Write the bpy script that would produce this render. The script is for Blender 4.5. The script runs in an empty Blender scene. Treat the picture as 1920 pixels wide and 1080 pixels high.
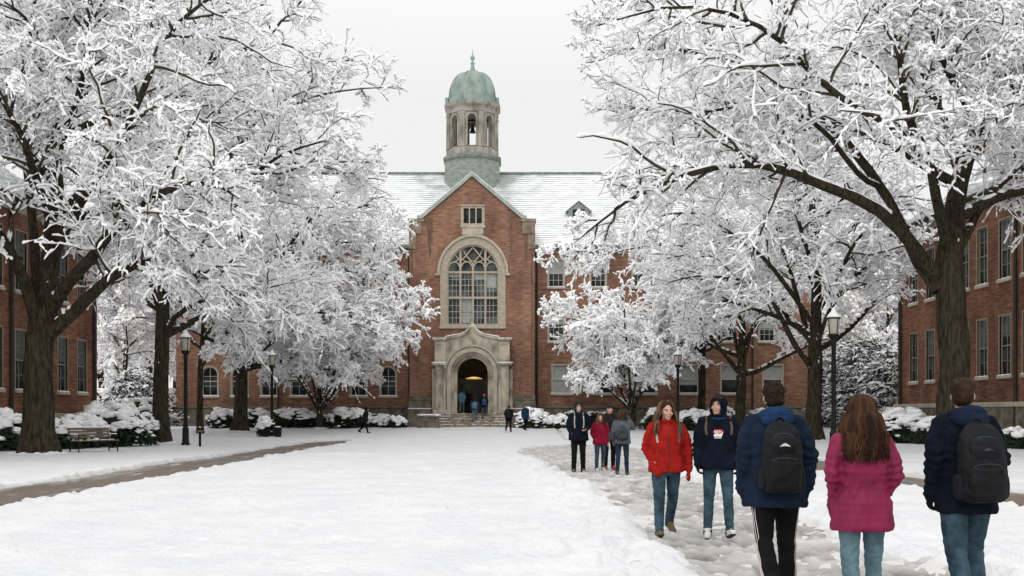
import bpy, bmesh, math, random
import numpy as np
from mathutils import Vector, Matrix, noise as mnoise
from mathutils.geometry import tessellate_polygon
from mathutils.bvhtree import BVHTree
R = math.radians
PI = math.pi
scene = bpy.context.scene
COL = scene.collection

# ------------------------------------------------------------------ camera, sky, sun, exposure
F = 1900.0            # focal length in pixels of the 1920 px wide photograph
cam_d = bpy.data.cameras.new("camera")
cam = bpy.data.objects.new("camera", cam_d)
COL.objects.link(cam)
cam.location = (0, 0, 1.5)
cam.rotation_euler = (R(90), 0, 0)
cam_d.sensor_width = 36.0
cam_d.lens = 36.0 * F / 1920.0
cam_d.shift_y = (773 - 540) / 1920.0
cam_d.clip_start = 0.1
cam_d.clip_end = 3000
scene.camera = cam

world = bpy.data.worlds.new("World")
scene.world = world
world.use_nodes = True
wn = world.node_tree.nodes
wl = world.node_tree.links
SUN_EL, SUN_AZ = R(44), R(200)
sky = wn.new("ShaderNodeTexSky")
sky.sky_type = 'NISHITA'
sky.sun_disc = False
sky.sun_elevation = SUN_EL
sky.sun_rotation = SUN_AZ
sky.air_density = 1.0
sky.dust_density = 4.0
hsv = wn.new("ShaderNodeHueSaturation")
hsv.inputs['Saturation'].default_value = 0.06
wl.new(sky.outputs[0], hsv.inputs['Color'])
# an even overcast veil over the clear sky: bright all over, a little brighter overhead
tc = wn.new("ShaderNodeTexCoord")
sep = wn.new("ShaderNodeSeparateXYZ")
wl.new(tc.outputs['Generated'], sep.inputs[0])
mr = wn.new("ShaderNodeMapRange")
mr.inputs['From Min'].default_value = 0.30
mr.inputs['From Max'].default_value = 1.0
mr.inputs['To Min'].default_value = 8.75
mr.inputs['To Max'].default_value = 16.0
wl.new(sep.outputs['Z'], mr.inputs['Value'])
veil = wn.new("ShaderNodeCombineColor")
for k in range(3):
    wl.new(mr.outputs[0], veil.inputs[k])
mixw = wn.new("ShaderNodeMixRGB")
mixw.inputs['Fac'].default_value = 0.93
wl.new(hsv.outputs[0], mixw.inputs['Color1'])
wl.new(veil.outputs[0], mixw.inputs['Color2'])
bg = wn["Background"]
wl.new(mixw.outputs[0], bg.inputs['Color'])
bg.inputs['Strength'].default_value = 0.105

sun_d = bpy.data.lights.new("sun", 'SUN')
sun_d.energy = 1.0
sun_d.angle = R(60)
sun_d.color = (1.0, 0.97, 0.93)
sun = bpy.data.objects.new("sun", sun_d)
COL.objects.link(sun)
sun.rotation_euler = (R(90) - SUN_EL, 0, R(180) - SUN_AZ)

scene.view_settings.view_transform = 'Standard'
scene.view_settings.look = 'None'
scene.view_settings.exposure = 0.0
scene.view_settings.gamma = 1.0
scene.cycles.max_bounces = 14
scene.cycles.diffuse_bounces = 12
scene.cycles.glossy_bounces = 2
scene.cycles.transparent_max_bounces = 4
scene.cycles.transmission_bounces = 8
scene.cycles.use_denoising = True


# ------------------------------------------------------------------ helpers
def smooth01(t):
    t = np.clip(t, 0, 1)
    return t * t * (3 - 2 * t)


def terrain(x, y):
    """height of the ground under the snow surface: level lawn, rising a little to the hall"""
    return 0.46 * smooth01((np.asarray(y, float) - 57.0) / 14.0)


def tz(x, y):
    return float(terrain(x, y))


_rng = np.random.RandomState(7)
_LAT = _rng.rand(256, 256)


def vnoise(x, y):
    x = np.asarray(x, float); y = np.asarray(y, float)
    xi = np.floor(x).astype(int); yi = np.floor(y).astype(int)
    fx = x - xi; fy = y - yi
    fx = fx * fx * (3 - 2 * fx); fy = fy * fy * (3 - 2 * fy)
    a = _LAT[xi & 255, yi & 255]; b = _LAT[(xi + 1) & 255, yi & 255]
    c = _LAT[xi & 255, (yi + 1) & 255]; d = _LAT[(xi + 1) & 255, (yi + 1) & 255]
    return (a * (1 - fx) + b * fx) * (1 - fy) + (c * (1 - fx) + d * fx) * fy - 0.5


def fbm(x, y, oct=4):
    s = 0; a = 1.0
    for k in range(oct):
        s = s + a * vnoise(x * 2 ** k + 17.3 * k, y * 2 ** k + 5.7 * k)
        a *= 0.5
    return s


def np_mesh(name, verts, faces, mats, parent=None, mat_idx=None, smooth=True, loc=None):
    """one mesh object from numpy arrays; faces: (n,4) or (n,3) array or a list of such arrays"""
    me = bpy.data.meshes.new(name)
    verts = np.asarray(verts, np.float32)
    if not isinstance(faces, list):
        faces = [faces]
    loops = np.concatenate([np.asarray(f, np.int32).ravel() for f in faces])
    tot = np.concatenate([np.full(len(f), np.asarray(f).shape[1], np.int32) for f in faces])
    start = np.concatenate([[0], np.cumsum(tot)[:-1]]).astype(np.int32)
    me.vertices.add(len(verts)); me.vertices.foreach_set('co', verts.ravel())
    me.loops.add(len(loops)); me.loops.foreach_set('vertex_index', loops)
    me.polygons.add(len(tot))
    me.polygons.foreach_set('loop_start', start)
    if mat_idx is not None:
        me.polygons.foreach_set('material_index', np.asarray(mat_idx, np.int32))
    me.polygons.foreach_set('use_smooth', np.full(len(tot), smooth, bool))
    me.update(calc_edges=True)
    me.validate()
    for m in (mats if isinstance(mats, (list, tuple)) else [mats]):
        me.materials.append(m)
    o = bpy.data.objects.new(name, me)
    COL.objects.link(o)
    if parent:
        o.parent = parent
    if loc is not None:
        o.location = loc
    return o


class MB:
    """collects simple solids and links them as ONE mesh object"""
    def __init__(s):
        s.v = []; s.f = []; s.m = []; s.cm = 0

    def add(s, vs, fs):
        n = len(s.v)
        s.v += [tuple(v) for v in vs]
        s.f += [tuple(i + n for i in f) for f in fs]
        s.m += [s.cm] * len(fs)
        return s

    def box(s, x0, x1, y0, y1, z0, z1):
        vs = [(x0, y0, z0), (x1, y0, z0), (x1, y1, z0), (x0, y1, z0), (x0, y0, z1), (x1, y0, z1), (x1, y1, z1), (x0, y1, z1)]
        return s.add(vs, [(0, 3, 2, 1), (4, 5, 6, 7), (0, 1, 5, 4), (1, 2, 6, 5), (2, 3, 7, 6), (3, 0, 4, 7)])

    def cbox(s, x0, x1, y0, y1, z0, z1, c=0.02):
        """box with chamfered edges"""
        bm = bmesh.new()
        bmesh.ops.create_cube(bm, size=1)
        for v in bm.verts:
            v.co = Vector(((x0 + x1) / 2 + v.co.x * (x1 - x0), (y0 + y1) / 2 + v.co.y * (y1 - y0), (z0 + z1) / 2 + v.co.z * (z1 - z0)))
        bmesh.ops.bevel(bm, geom=list(bm.edges), offset=c, segments=1, affect='EDGES')
        return s.bm(bm)

    def bm(s, bm, mat=None):
        bm.verts.ensure_lookup_table()
        bm.verts.index_update()
        s.add([v.co[:] for v in bm.verts], [[v.index for v in f.verts] for f in bm.faces])
        bm.free()
        return s

    def tube(s, pts, rad, n=8, cap=True, asp=None):
        """tube through pts with radii; asp: flattening (second axis factor)"""
        pts = [Vector(p) for p in pts]
        if not hasattr(rad, '__len__'):
            rad = [rad] * len(pts)
        t0 = (pts[-1] - pts[0]).normalized() if (pts[-1] - pts[0]).length > 1e-6 else Vector((0, 0, 1))
        ref = Vector((0, 0, 1)) if abs(t0.z) < 0.8 else Vector((0, 1, 0))
        base = len(s.v)
        vs = []
        for i, p in enumerate(pts):
            t = (pts[min(i + 1, len(pts) - 1)] - pts[max(i - 1, 0)])
            if t.length < 1e-9:
                t = t0.copy()
            t.normalize()
            u = t.cross(ref)
            if u.length < 1e-4:
                u = t.cross(Vector((1, 0, 0)))
            u.normalize()
            w = u.cross(t)
            for k in range(n):
                a = 2 * PI * k / n
                vs.append(p + u * (math.cos(a) * rad[i]) + w * (math.sin(a) * rad[i] * (asp or 1)))
        fs = []
        for i in range(len(pts) - 1):
            for k in range(n):
                k2 = (k + 1) % n
                fs.append((i * n + k, i * n + k2, (i + 1) * n + k2, (i + 1) * n + k))
        if cap:
            fs.append(tuple(range(n - 1, -1, -1)))
            fs.append(tuple((len(pts) - 1) * n + k for k in range(n)))
        return s.add(vs, fs)

    def lathe(s, prof, c=(0, 0), n=16, phase=0.0, close=True):
        """prof: [(r,z)...] turned about the vertical through c"""
        vs = []
        for r, z in prof:
            for k in range(n):
                a = 2 * PI * (k + phase) / n
                vs.append((c[0] + r * math.cos(a), c[1] + r * math.sin(a), z))
        fs = []
        for i in range(len(prof) - 1):
            for k in range(n):
                k2 = (k + 1) % n
                fs.append((i * n + k, i * n + k2, (i + 1) * n + k2, (i + 1) * n + k))
        if close:
            fs.append(tuple(range(n - 1, -1, -1)))
            fs.append(tuple((len(prof) - 1) * n + k for k in range(n)))
        return s.add(vs, fs)

    def plate(s, outer, holes, t0, t1, fn=None):
        """flat plate with holes: polygons in (u,z), thickness t0..t1; fn maps (u,t,z) to xyz"""
        fn = fn or (lambda u, t, z: (u, t, z))
        loops = [list(outer)] + [list(h) for h in holes]
        flat = [p for l in loops for p in l]
        tris = tessellate_polygon([[Vector((p[0], p[1], 0)) for p in l] for l in loops])
        n = len(flat)
        vs = [fn(p[0], t0, p[1]) for p in flat] + [fn(p[0], t1, p[1]) for p in flat]
        fs = []
        for a, b, c in tris:
            fs.append((a, b, c)); fs.append((a + n, c + n, b + n))
        k = 0
        for l in loops:
            m = len(l)
            for i in range(m):
                j = (i + 1) % m
                fs.append((k + i, k + j, k + j + n, k + i + n))
            k += m
        return s.add(vs, fs)

    def blob(s, c, r, sub=1, seed=0, amp=0.15):
        bm = bmesh.new()
        bmesh.ops.create_icosphere(bm, subdivisions=sub, radius=1)
        for v in bm.verts:
            k = 1 + amp * mnoise.noise(v.co * 1.7 + Vector((seed * 3.1, seed * 1.7, seed)))
            v.co = Vector((c[0] + v.co.x * r[0] * k, c[1] + v.co.y * r[1] * k, c[2] + v.co.z * r[2] * k))
        return s.bm(bm)

    def build(s, name, mats, parent=None, smooth=False, loc=None, recalc=True, rotz=0, angle=None):
        me = bpy.data.meshes.new(name)
        me.from_pydata(s.v, [], s.f)
        me.update()
        for m in (mats if isinstance(mats, (list, tuple)) else [mats]):
            me.materials.append(m)
        me.polygons.foreach_set('material_index', s.m)
        if recalc:
            b = bmesh.new(); b.from_mesh(me)
            bmesh.ops.recalc_face_normals(b, faces=b.faces)
            b.to_mesh(me); b.free()
        me.polygons.foreach_set('use_smooth', [smooth] * len(me.polygons))
        if angle:
            me.set_sharp_from_angle(angle=R(angle))
        o = bpy.data.objects.new(name, me)
        COL.objects.link(o)
        if parent:
            o.parent = parent
        if loc is not None:
            o.location = loc
        o.rotation_euler.z = rotz
        return o


def empty(name, loc=(0, 0, 0), rotz=0, parent=None):
    o = bpy.data.objects.new(name, None)
    COL.objects.link(o)
    o.location = loc
    o.rotation_euler.z = rotz
    o.empty_display_size = 0.3
    if parent:
        o.parent = parent
    return o


def tag(o, label=None, cat=None, group=None, kind=None):
    if label: o['label'] = label
    if cat: o['category'] = cat
    if group: o['group'] = group
    if kind: o['kind'] = kind
    return o


def copy_tree(o, parent=None):
    c = o.copy()
    COL.objects.link(c)
    if parent:
        c.parent = parent
    for ch in list(o.children):
        copy_tree(ch, c)
    return c


def arch(x0, x1, z0, zs, n=14, pointed=0.0):
    """outline of an opening with a round head, springing at zs"""
    r = (x1 - x0) / 2; cx = (x0 + x1) / 2
    p = [(x0, z0), (x1, z0)]
    for k in range(n + 1):
        a = PI * k / n
        p.append((cx + r * math.cos(a), zs + r * math.sin(a) * (1 + pointed * math.sin(a) ** 2)))
    return p


def rect(x0, x1, z0, z1):
    return [(x0, z0), (x1, z0), (x1, z1), (x0, z1)]


# ------------------------------------------------------------------ materials
def mat(name, col=(.5, .5, .5), rough=.8, spec=.3, metal=0.0):
    m = bpy.data.materials.new(name)
    m.use_nodes = True
    b = m.node_tree.nodes['Principled BSDF']
    b.inputs['Base Color'].default_value = (*col, 1)
    b.inputs['Roughness'].default_value = rough
    b.inputs['Specular IOR Level'].default_value = spec
    b.inputs['Metallic'].default_value = metal
    return m


def noisy(name, c1, c2, scale=4.0, rough=.85, bump=0.0, bscale=None, spec=.25, detail=6, ramp=(.35, .65), stretch=(1, 1, 1), c3=None, coord='Object', bdist=.02):
    """principled material mixing two (three) colours by noise, with an optional bump"""
    m = mat(name, c1, rough, spec)
    nt = m.node_tree; N = nt.nodes; L = nt.links
    b = N['Principled BSDF']
    t = N.new('ShaderNodeTexCoord')
    mp = N.new('ShaderNodeMapping'); mp.inputs['Scale'].default_value = stretch
    L.new(t.outputs[coord], mp.inputs[0])
    n = N.new('ShaderNodeTexNoise'); n.inputs['Scale'].default_value = scale; n.inputs['Detail'].default_value = detail
    L.new(mp.outputs[0], n.inputs['Vector'])
    r = N.new('ShaderNodeValToRGB')
    r.color_ramp.elements[0].position = ramp[0]; r.color_ramp.elements[0].color = (*c1, 1)
    r.color_ramp.elements[1].position = ramp[1]; r.color_ramp.elements[1].color = (*c2, 1)
    if c3:
        e = r.color_ramp.elements.new(min(.98, ramp[1] + .15)); e.color = (*c3, 1)
    L.new(n.outputs['Fac'], r.inputs[0])
    L.new(r.outputs[0], b.inputs['Base Color'])
    if bump:
        n2 = N.new('ShaderNodeTexNoise'); n2.inputs['Scale'].default_value = bscale or scale * 3; n2.inputs['Detail'].default_value = 5
        L.new(mp.outputs[0], n2.inputs['Vector'])
        bp = N.new('ShaderNodeBump'); bp.inputs['Strength'].default_value = bump; bp.inputs['Distance'].default_value = bdist
        L.new(n2.outputs['Fac'], bp.inputs['Height'])
        L.new(bp.outputs[0], b.inputs['Normal'])
    return m


def brick(name, c1, c2, mortar, stain=(.06, .045, .035), rough=.9):
    m = mat(name, c1, rough, .2)
    nt = m.node_tree; N = nt.nodes; L = nt.links
    b = N['Principled BSDF']
    t = N.new('ShaderNodeTexCoord')
    s = N.new('ShaderNodeSeparateXYZ'); L.new(t.outputs['Object'], s.inputs[0])
    ad = N.new('ShaderNodeMath'); ad.operation = 'ADD'
    L.new(s.outputs['X'], ad.inputs[0]); L.new(s.outputs['Y'], ad.inputs[1])
    c = N.new('ShaderNodeCombineXYZ'); L.new(ad.outputs[0], c.inputs[0]); L.new(s.outputs['Z'], c.inputs[1])
    bt = N.new('ShaderNodeTexBrick')
    bt.inputs['Scale'].default_value = 1.0
    bt.inputs['Brick Width'].default_value = .24
    bt.inputs['Row Height'].default_value = .085
    bt.inputs['Mortar Size'].default_value = .010
    bt.inputs['Mortar Smooth'].default_value = .2
    bt.inputs['Bias'].default_value = -.1
    bt.inputs['Color1'].default_value = (*c1, 1)
    bt.inputs['Color2'].default_value = (*c2, 1)
    bt.inputs['Mortar'].default_value = (*mortar, 1)
    L.new(c.outputs[0], bt.inputs['Vector'])
    n = N.new('ShaderNodeTexNoise'); n.inputs['Scale'].default_value = .55; n.inputs['Detail'].default_value = 7; n.inputs['Roughness'].default_value = .62
    mp = N.new('ShaderNodeMapping'); mp.inputs['Scale'].default_value = (1, 1, .55)
    L.new(t.outputs['Object'], mp.inputs[0]); L.new(mp.outputs[0], n.inputs['Vector'])
    r = N.new('ShaderNodeValToRGB')
    r.color_ramp.elements[0].position = .36; r.color_ramp.elements[0].color = (.60, .58, .57, 1)
    r.color_ramp.elements[1].position = .66; r.color_ramp.elements[1].color = (1.16, 1.14, 1.12, 1)
    L.new(n.outputs['Fac'], r.inputs[0])
    mx = N.new('ShaderNodeMixRGB'); mx.blend_type = 'MULTIPLY'; mx.inputs[0].default_value = 1
    L.new(bt.outputs[0], mx.inputs[1]); L.new(r.outputs[0], mx.inputs[2])
    # irregular darker bricks, seen as broken rows
    n2 = N.new('ShaderNodeTexNoise'); n2.inputs['Scale'].default_value = 3.2; n2.inputs['Detail'].default_value = 4
    mp2 = N.new('ShaderNodeMapping'); mp2.inputs['Scale'].default_value = (.5, .5, 3.2)
    L.new(t.outputs['Object'], mp2.inputs[0]); L.new(mp2.outputs[0], n2.inputs['Vector'])
    r2 = N.new('ShaderNodeValToRGB')
    r2.color_ramp.elements[0].position = .38; r2.color_ramp.elements[0].color = (.66, .64, .64, 1)
    r2.color_ramp.elements[1].position = .60; r2.color_ramp.elements[1].color = (1.08, 1.06, 1.05, 1)
    L.new(n2.outputs['Fac'], r2.inputs[0])
    mx2 = N.new('ShaderNodeMixRGB'); mx2.blend_type = 'MULTIPLY'; mx2.inputs[0].default_value = 1
    L.new(mx.outputs[0], mx2.inputs[1]); L.new(r2.outputs[0], mx2.inputs[2])
    L.new(mx2.outputs[0], b.inputs['Base Color'])
    bp = N.new('ShaderNodeBump'); bp.inputs['Strength'].default_value = .5; bp.inputs['Distance'].default_value = .012; bp.invert = True
    L.new(bt.outputs['Fac'], bp.inputs['Height']); L.new(bp.outputs[0], b.inputs['Normal'])
    return m


M = {}
M['snow'] = noisy('snow', (.86, .875, .90), (.90, .905, .92), 6, .75, .35, 30, .2, bdist=.03)
M['snow_tree'] = noisy('snow_on_twigs', (.95, .955, .965), (.97, .97, .972), 3, .8, .25, 26, .1, bdist=.03)


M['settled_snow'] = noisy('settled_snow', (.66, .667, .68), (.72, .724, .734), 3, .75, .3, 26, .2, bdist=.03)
M['bark'] = noisy('bark', (.022, .019, .013), (.075, .064, .042), 5, .95, 1.0, 11, .1, stretch=(2.2, 2.2, .42), bdist=.12, c3=(.062, .064, .034))
M['twig'] = noisy('twig_bark', (.045, .038, .026), (.085, .070, .048), 6, .9, 0, spec=.1)
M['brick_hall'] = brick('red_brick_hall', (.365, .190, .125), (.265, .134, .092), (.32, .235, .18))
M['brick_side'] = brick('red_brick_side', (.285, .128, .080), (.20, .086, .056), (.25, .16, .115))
M['stone'] = noisy('limestone', (.36, .325, .26), (.50, .46, .38), 2.2, .9, .3, 14, .2, c3=(.30, .27, .21))
M['stone_old'] = noisy('stained_limestone', (.20, .175, .135), (.50, .45, .36), 1.6, .92, .4, 12, .2, ramp=(.33, .58), stretch=(1, 1, .6))
M['stone_grey'] = noisy('grey_lantern_stone', (.17, .16, .135), (.37, .345, .29), 1.8, .92, .4, 12, .2, ramp=(.33, .6), stretch=(1, 1, .5))
M['base_stone'] = noisy('rough_base_stone', (.10, .088, .066), (.22, .20, .155), 2.5, .95, .6, 6, .2)
M['copper'] = noisy('green_copper', (.125, .175, .155), (.28, .35, .315), 1.8, .6, .25, 9, .4, ramp=(.3, .66), stretch=(1, 1, .5), c3=(.22, .29, .26))
M['coping'] = noisy('pale_coping', (.29, .325, .29), (.42, .45, .41), 3, .7, 0)
M['slate'] = noisy('grey_green_slate', (.17, .20, .18), (.30, .335, .30), 2.2, .7, .3, 10, .3, stretch=(1, 1, 2.5))
M['kneeler'] = noisy('brown_stained_stone', (.17, .125, .09), (.33, .27, .20), 2, .9, .3, 10, .2)
M['frame'] = noisy('painted_frame', (.36, .31, .235), (.46, .405, .32), 5, .7, 0, spec=.3)
M['tan_frame'] = noisy('tan_frame', (.26, .215, .155), (.34, .29, .22), 5, .75, 0, spec=.2)
M['tan_sash'] = mat('tan_sash', (.27, .25, .205), .7)
M['sash'] = mat('pale_sash', (.55, .54, .49), .6)
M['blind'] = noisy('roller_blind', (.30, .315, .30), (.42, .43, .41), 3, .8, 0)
M['dark_blind'] = noisy('dark_grey_blind', (.075, .09, .088), (.14, .16, .155), 3, .8, 0)  # darker grey blind for the side buildings
M['iron'] = noisy('black_iron', (.006, .0065, .0065), (.015, .016, .015), 9, .6, .15, 40, .15)
M['wood'] = noisy('weathered_wood', (.115, .088, .064), (.21, .165, .12), 5, .8, .3, 20, .2, stretch=(1, 8, 8))
M['downpipe'] = mat('dark_downpipe', (.035, .030, .026), .6)
M['gutter'] = noisy('weathered_gutter', (.12, .135, .125), (.22, .24, .22), 3, .6, 0)
M['dark'] = mat('dark_interior', (.018, .016, .013), .8)
M['lampglass'] = mat('frosted_lamp_glass', (.40, .37, .30), .35)


def glass_mat():
    m = mat('window_glass', (.028, .034, .036), .22, .14)
    nt = m.node_tree; N = nt.nodes; L = nt.links
    b = N['Principled BSDF']
    t = N.new('ShaderNodeTexCoord')
    n = N.new('ShaderNodeTexNoise'); n.inputs['Scale'].default_value = .9; n.inputs['Detail'].default_value = 3
    L.new(t.outputs['Object'], n.inputs['Vector'])
    r = N.new('ShaderNodeValToRGB')
    r.color_ramp.elements[0].position = .4; r.color_ramp.elements[0].color = (.014, .018, .018, 1)
    r.color_ramp.elements[1].position = .62; r.color_ramp.elements[1].color = (.075, .088, .088, 1)
    L.new(n.outputs['Fac'], r.inputs[0]); L.new(r.outputs[0], b.inputs['Base Color'])
    n2 = N.new('ShaderNodeTexNoise'); n2.inputs['Scale'].default_value = 2.0
    L.new(t.outputs['Object'], n2.inputs['Vector'])
    bp = N.new('ShaderNodeBump'); bp.inputs['Strength'].default_value = .12; bp.inputs['Distance'].default_value = .03
    L.new(n2.outputs['Fac'], bp.inputs['Height']); L.new(bp.outputs[0], b.inputs['Normal'])
    return m


M['glass'] = glass_mat()


def paler_glass():
    m = glass_mat(); m.name = 'leaded_glass'
    for n in m.node_tree.nodes:
        if n.type == 'VALTORGB':
            n.color_ramp.elements[0].color = (.035, .043, .043, 1); n.color_ramp.elements[1].color = (.15, .17, .165, 1)
    return m


M['leaded'] = paler_glass()
# ------------------------------------------------------------------ ground
def slush_mat():
    m = mat('trampled_snow', (.6, .6, .58), .6, .3)
    nt = m.node_tree; N = nt.nodes; L = nt.links
    b = N['Principled BSDF']
    t = N.new('ShaderNodeTexCoord')
    mp = N.new('ShaderNodeMapping'); mp.inputs['Scale'].default_value = (1, .8, 1)
    L.new(t.outputs['Object'], mp.inputs[0])
    n = N.new('ShaderNodeTexNoise'); n.inputs['Scale'].default_value = 1.1; n.inputs['Detail'].default_value = 8; n.inputs['Roughness'].default_value = .62
    L.new(mp.outputs[0], n.inputs['Vector'])
    # height in the mesh: hollows hold dark slush, crests stay white
    s = N.new('ShaderNodeSeparateXYZ'); L.new(t.outputs['Object'], s.inputs[0])
    at = N.new('ShaderNodeAttribute'); at.attribute_name = 'hollow'
    ad = N.new('ShaderNodeMath'); ad.operation = 'MULTIPLY_ADD'
    L.new(at.outputs['Fac'], ad.inputs[0]); ad.inputs[1].default_value = .62; 
    sb = N.new('ShaderNodeMath'); sb.operation = 'MULTIPLY'; sb.inputs[1].default_value = .75
    L.new(n.outputs['Fac'], sb.inputs[0]); L.new(sb.outputs[0], ad.inputs[2])
    r = N.new('ShaderNodeValToRGB')
    e = r.color_ramp.elements
    e[0].position = .30; e[0].color = (.105, .088, .066, 1)
    e[1].position = .97; e[1].color = (.60, .60, .605, 1)
    q = e.new(.45); q.color = (.17, .152, .126, 1)
    q = e.new(.60); q.color = (.33, .318, .295, 1)
    L.new(ad.outputs[0], r.inputs[0]); L.new(r.outputs[0], b.inputs['Base Color'])
    rr = N.new('ShaderNodeMapRange'); rr.inputs['From Min'].default_value = .35; rr.inputs['From Max'].default_value = .7
    rr.inputs['To Min'].default_value = .28; rr.inputs['To Max'].default_value = .8
    L.new(ad.outputs[0], rr.inputs['Value']); L.new(rr.outputs[0], b.inputs['Roughness'])
    n2 = N.new('ShaderNodeTexNoise'); n2.inputs['Scale'].default_value = 22; n2.inputs['Detail'].default_value = 5
    L.new(t.outputs['Object'], n2.inputs['Vector'])
    bp = N.new('ShaderNodeBump'); bp.inputs['Strength'].default_value = .5; bp.inputs['Distance'].default_value = .03
    L.new(n2.outputs['Fac'], bp.inputs['Height']); L.new(bp.outputs[0], b.inputs['Normal'])
    return m


def wet_brick_mat():
    m = mat('wet_brick_paving', (.2, .13, .1), .4, .5)
    nt = m.node_tree; N = nt.nodes; L = nt.links
    b = N['Principled BSDF']
    t = N.new('ShaderNodeTexCoord')
    bt = N.new('ShaderNodeTexBrick')
    bt.inputs['Scale'].default_value = 1; bt.inputs['Brick Width'].default_value = .22; bt.inputs['Row Height'].default_value = .11
    bt.inputs['Mortar Size'].default_value = .006
    bt.inputs['Color1'].default_value = (.165, .118, .09, 1); bt.inputs['Color2'].default_value = (.12, .092, .073, 1)
    bt.inputs['Mortar'].default_value = (.10, .085, .07, 1)
    L.new(t.outputs['Object'], bt.inputs['Vector'])
    n = N.new('ShaderNodeTexNoise'); n.inputs['Scale'].default_value = .55; n.inputs['Detail'].default_value = 7; n.inputs['Roughness'].default_value = .6
    mp = N.new('ShaderNodeMapping'); mp.inputs['Scale'].default_value = (1.5, .35, 1)
    L.new(t.outputs['Object'], mp.inputs[0]); L.new(mp.outputs[0], n.inputs['Vector'])
    r = N.new('ShaderNodeValToRGB')
    r.color_ramp.elements[0].position = .44; r.color_ramp.elements[0].color = (0, 0, 0, 1)
    r.color_ramp.elements[1].position = .60; r.color_ramp.elements[1].color = (1, 1, 1, 1)
    L.new(n.outputs['Fac'], r.inputs[0])
    mx = N.new('ShaderNodeMixRGB'); L.new(r.outputs[0], mx.inputs[0])
    L.new(bt.outputs[0], mx.inputs[1]); mx.inputs[2].default_value = (.15, .14, .12, 1)
    # thin slush left lying
    n3 = N.new('ShaderNodeTexNoise'); n3.inputs['Scale'].default_value = 1.3; n3.inputs['Detail'].default_value = 9; n3.inputs['Roughness'].default_value = .68
    mp3 = N.new('ShaderNodeMapping'); mp3.inputs['Scale'].default_value = (2.2, .3, 1); mp3.inputs['Location'].default_value = (4, 9, 0)
    L.new(t.outputs['Object'], mp3.inputs[0]); L.new(mp3.outputs[0], n3.inputs['Vector'])
    r3 = N.new('ShaderNodeValToRGB')
    r3.color_ramp.elements[0].position = .585; r3.color_ramp.elements[0].color = (0, 0, 0, 1)
    r3.color_ramp.elements[1].position = .66; r3.color_ramp.elements[1].color = (.8, .8, .8, 1)
    L.new(n3.outputs['Fac'], r3.inputs[0])
    mx3 = N.new('ShaderNodeMixRGB'); L.new(r3.outputs[0], mx3.inputs[0])
    L.new(mx.outputs[0], mx3.inputs[1]); mx3.inputs[2].default_value = (.62, .61, .59, 1)
    L.new(mx3.outputs[0], b.inputs['Base Color'])
    rr = N.new('ShaderNodeMapRange'); rr.inputs['To Min'].default_value = .55; rr.inputs['To Max'].default_value = .22
    L.new(r.outputs[0], rr.inputs['Value']); L.new(rr.outputs[0], b.inputs['Roughness'])
    n2 = N.new('ShaderNodeTexNoise'); n2.inputs['Scale'].default_value = 9
    L.new(t.outputs['Object'], n2.inputs['Vector'])
    bp = N.new('ShaderNodeBump'); bp.inputs['Strength'].default_value = .35; bp.inputs['Distance'].default_value = .02
    L.new(n2.outputs['Fac'], bp.inputs['Height']); L.new(bp.outputs[0], b.inputs['Normal'])
    return m


def ground_snow_mat():
    m = noisy('lawn_snow', (.61, .618, .635), (.67, .675, .686), .8, .7, .55, 16, .25, bdist=.05)
    nt = m.node_tree; N = nt.nodes; L = nt.links
    b = N['Principled BSDF']
    # edges thinned to slush take up a little dirt
    at = N.new('ShaderNodeAttribute'); at.attribute_name = 'thin'
    mx = N.new('ShaderNodeMixRGB')
    src = b.inputs['Base Color'].links[0].from_socket
    L.new(at.outputs['Fac'], mx.inputs[0]); L.new(src, mx.inputs[1]); mx.inputs[2].default_value = (.50, .47, .42, 1)
    L.new(mx.outputs[0], b.inputs['Base Color'])
    return m


def axis(lo, hi, dlo, dhi, fine, coarse):
    a = np.arange(dlo, dhi, fine)
    l = np.arange(lo, dlo, coarse); r = np.arange(dhi, hi + coarse, coarse)
    return np.concatenate([l, a, r])


def grid_mesh(name, xs, ys, zf, mats):
    X, Y = np.meshgrid(xs, ys)
    Z, attrs = zf(X, Y)
    nx, ny = len(xs), len(ys)
    v = np.stack([X, Y, Z], -1).reshape(-1, 3)
    i = np.arange(nx * ny).reshape(ny, nx)
    f = np.stack([i[:-1, :-1], i[:-1, 1:], i[1:, 1:], i[1:, :-1]], -1).reshape(-1, 4)
    o = np_mesh(name, v, f, mats)
    for k, a in attrs.items():
        at = o.data.attributes.new(k, 'FLOAT', 'POINT')
        at.data.foreach_set('value', np.asarray(a, np.float32).ravel())
    return o


def central_edges(Y):
    """left and right edge of the trampled footpath"""
    l = 1.62 - .55 * smooth01((Y - 17) / 10) - .8 * smooth01((Y - 28) / 9) + .1 * smooth01((Y - 40) / 8)
    r = 4.15 + .5 * smooth01((12 - Y) / 4) + 1.6 * smooth01((Y - 27) / 8)
    return l, r


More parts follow.
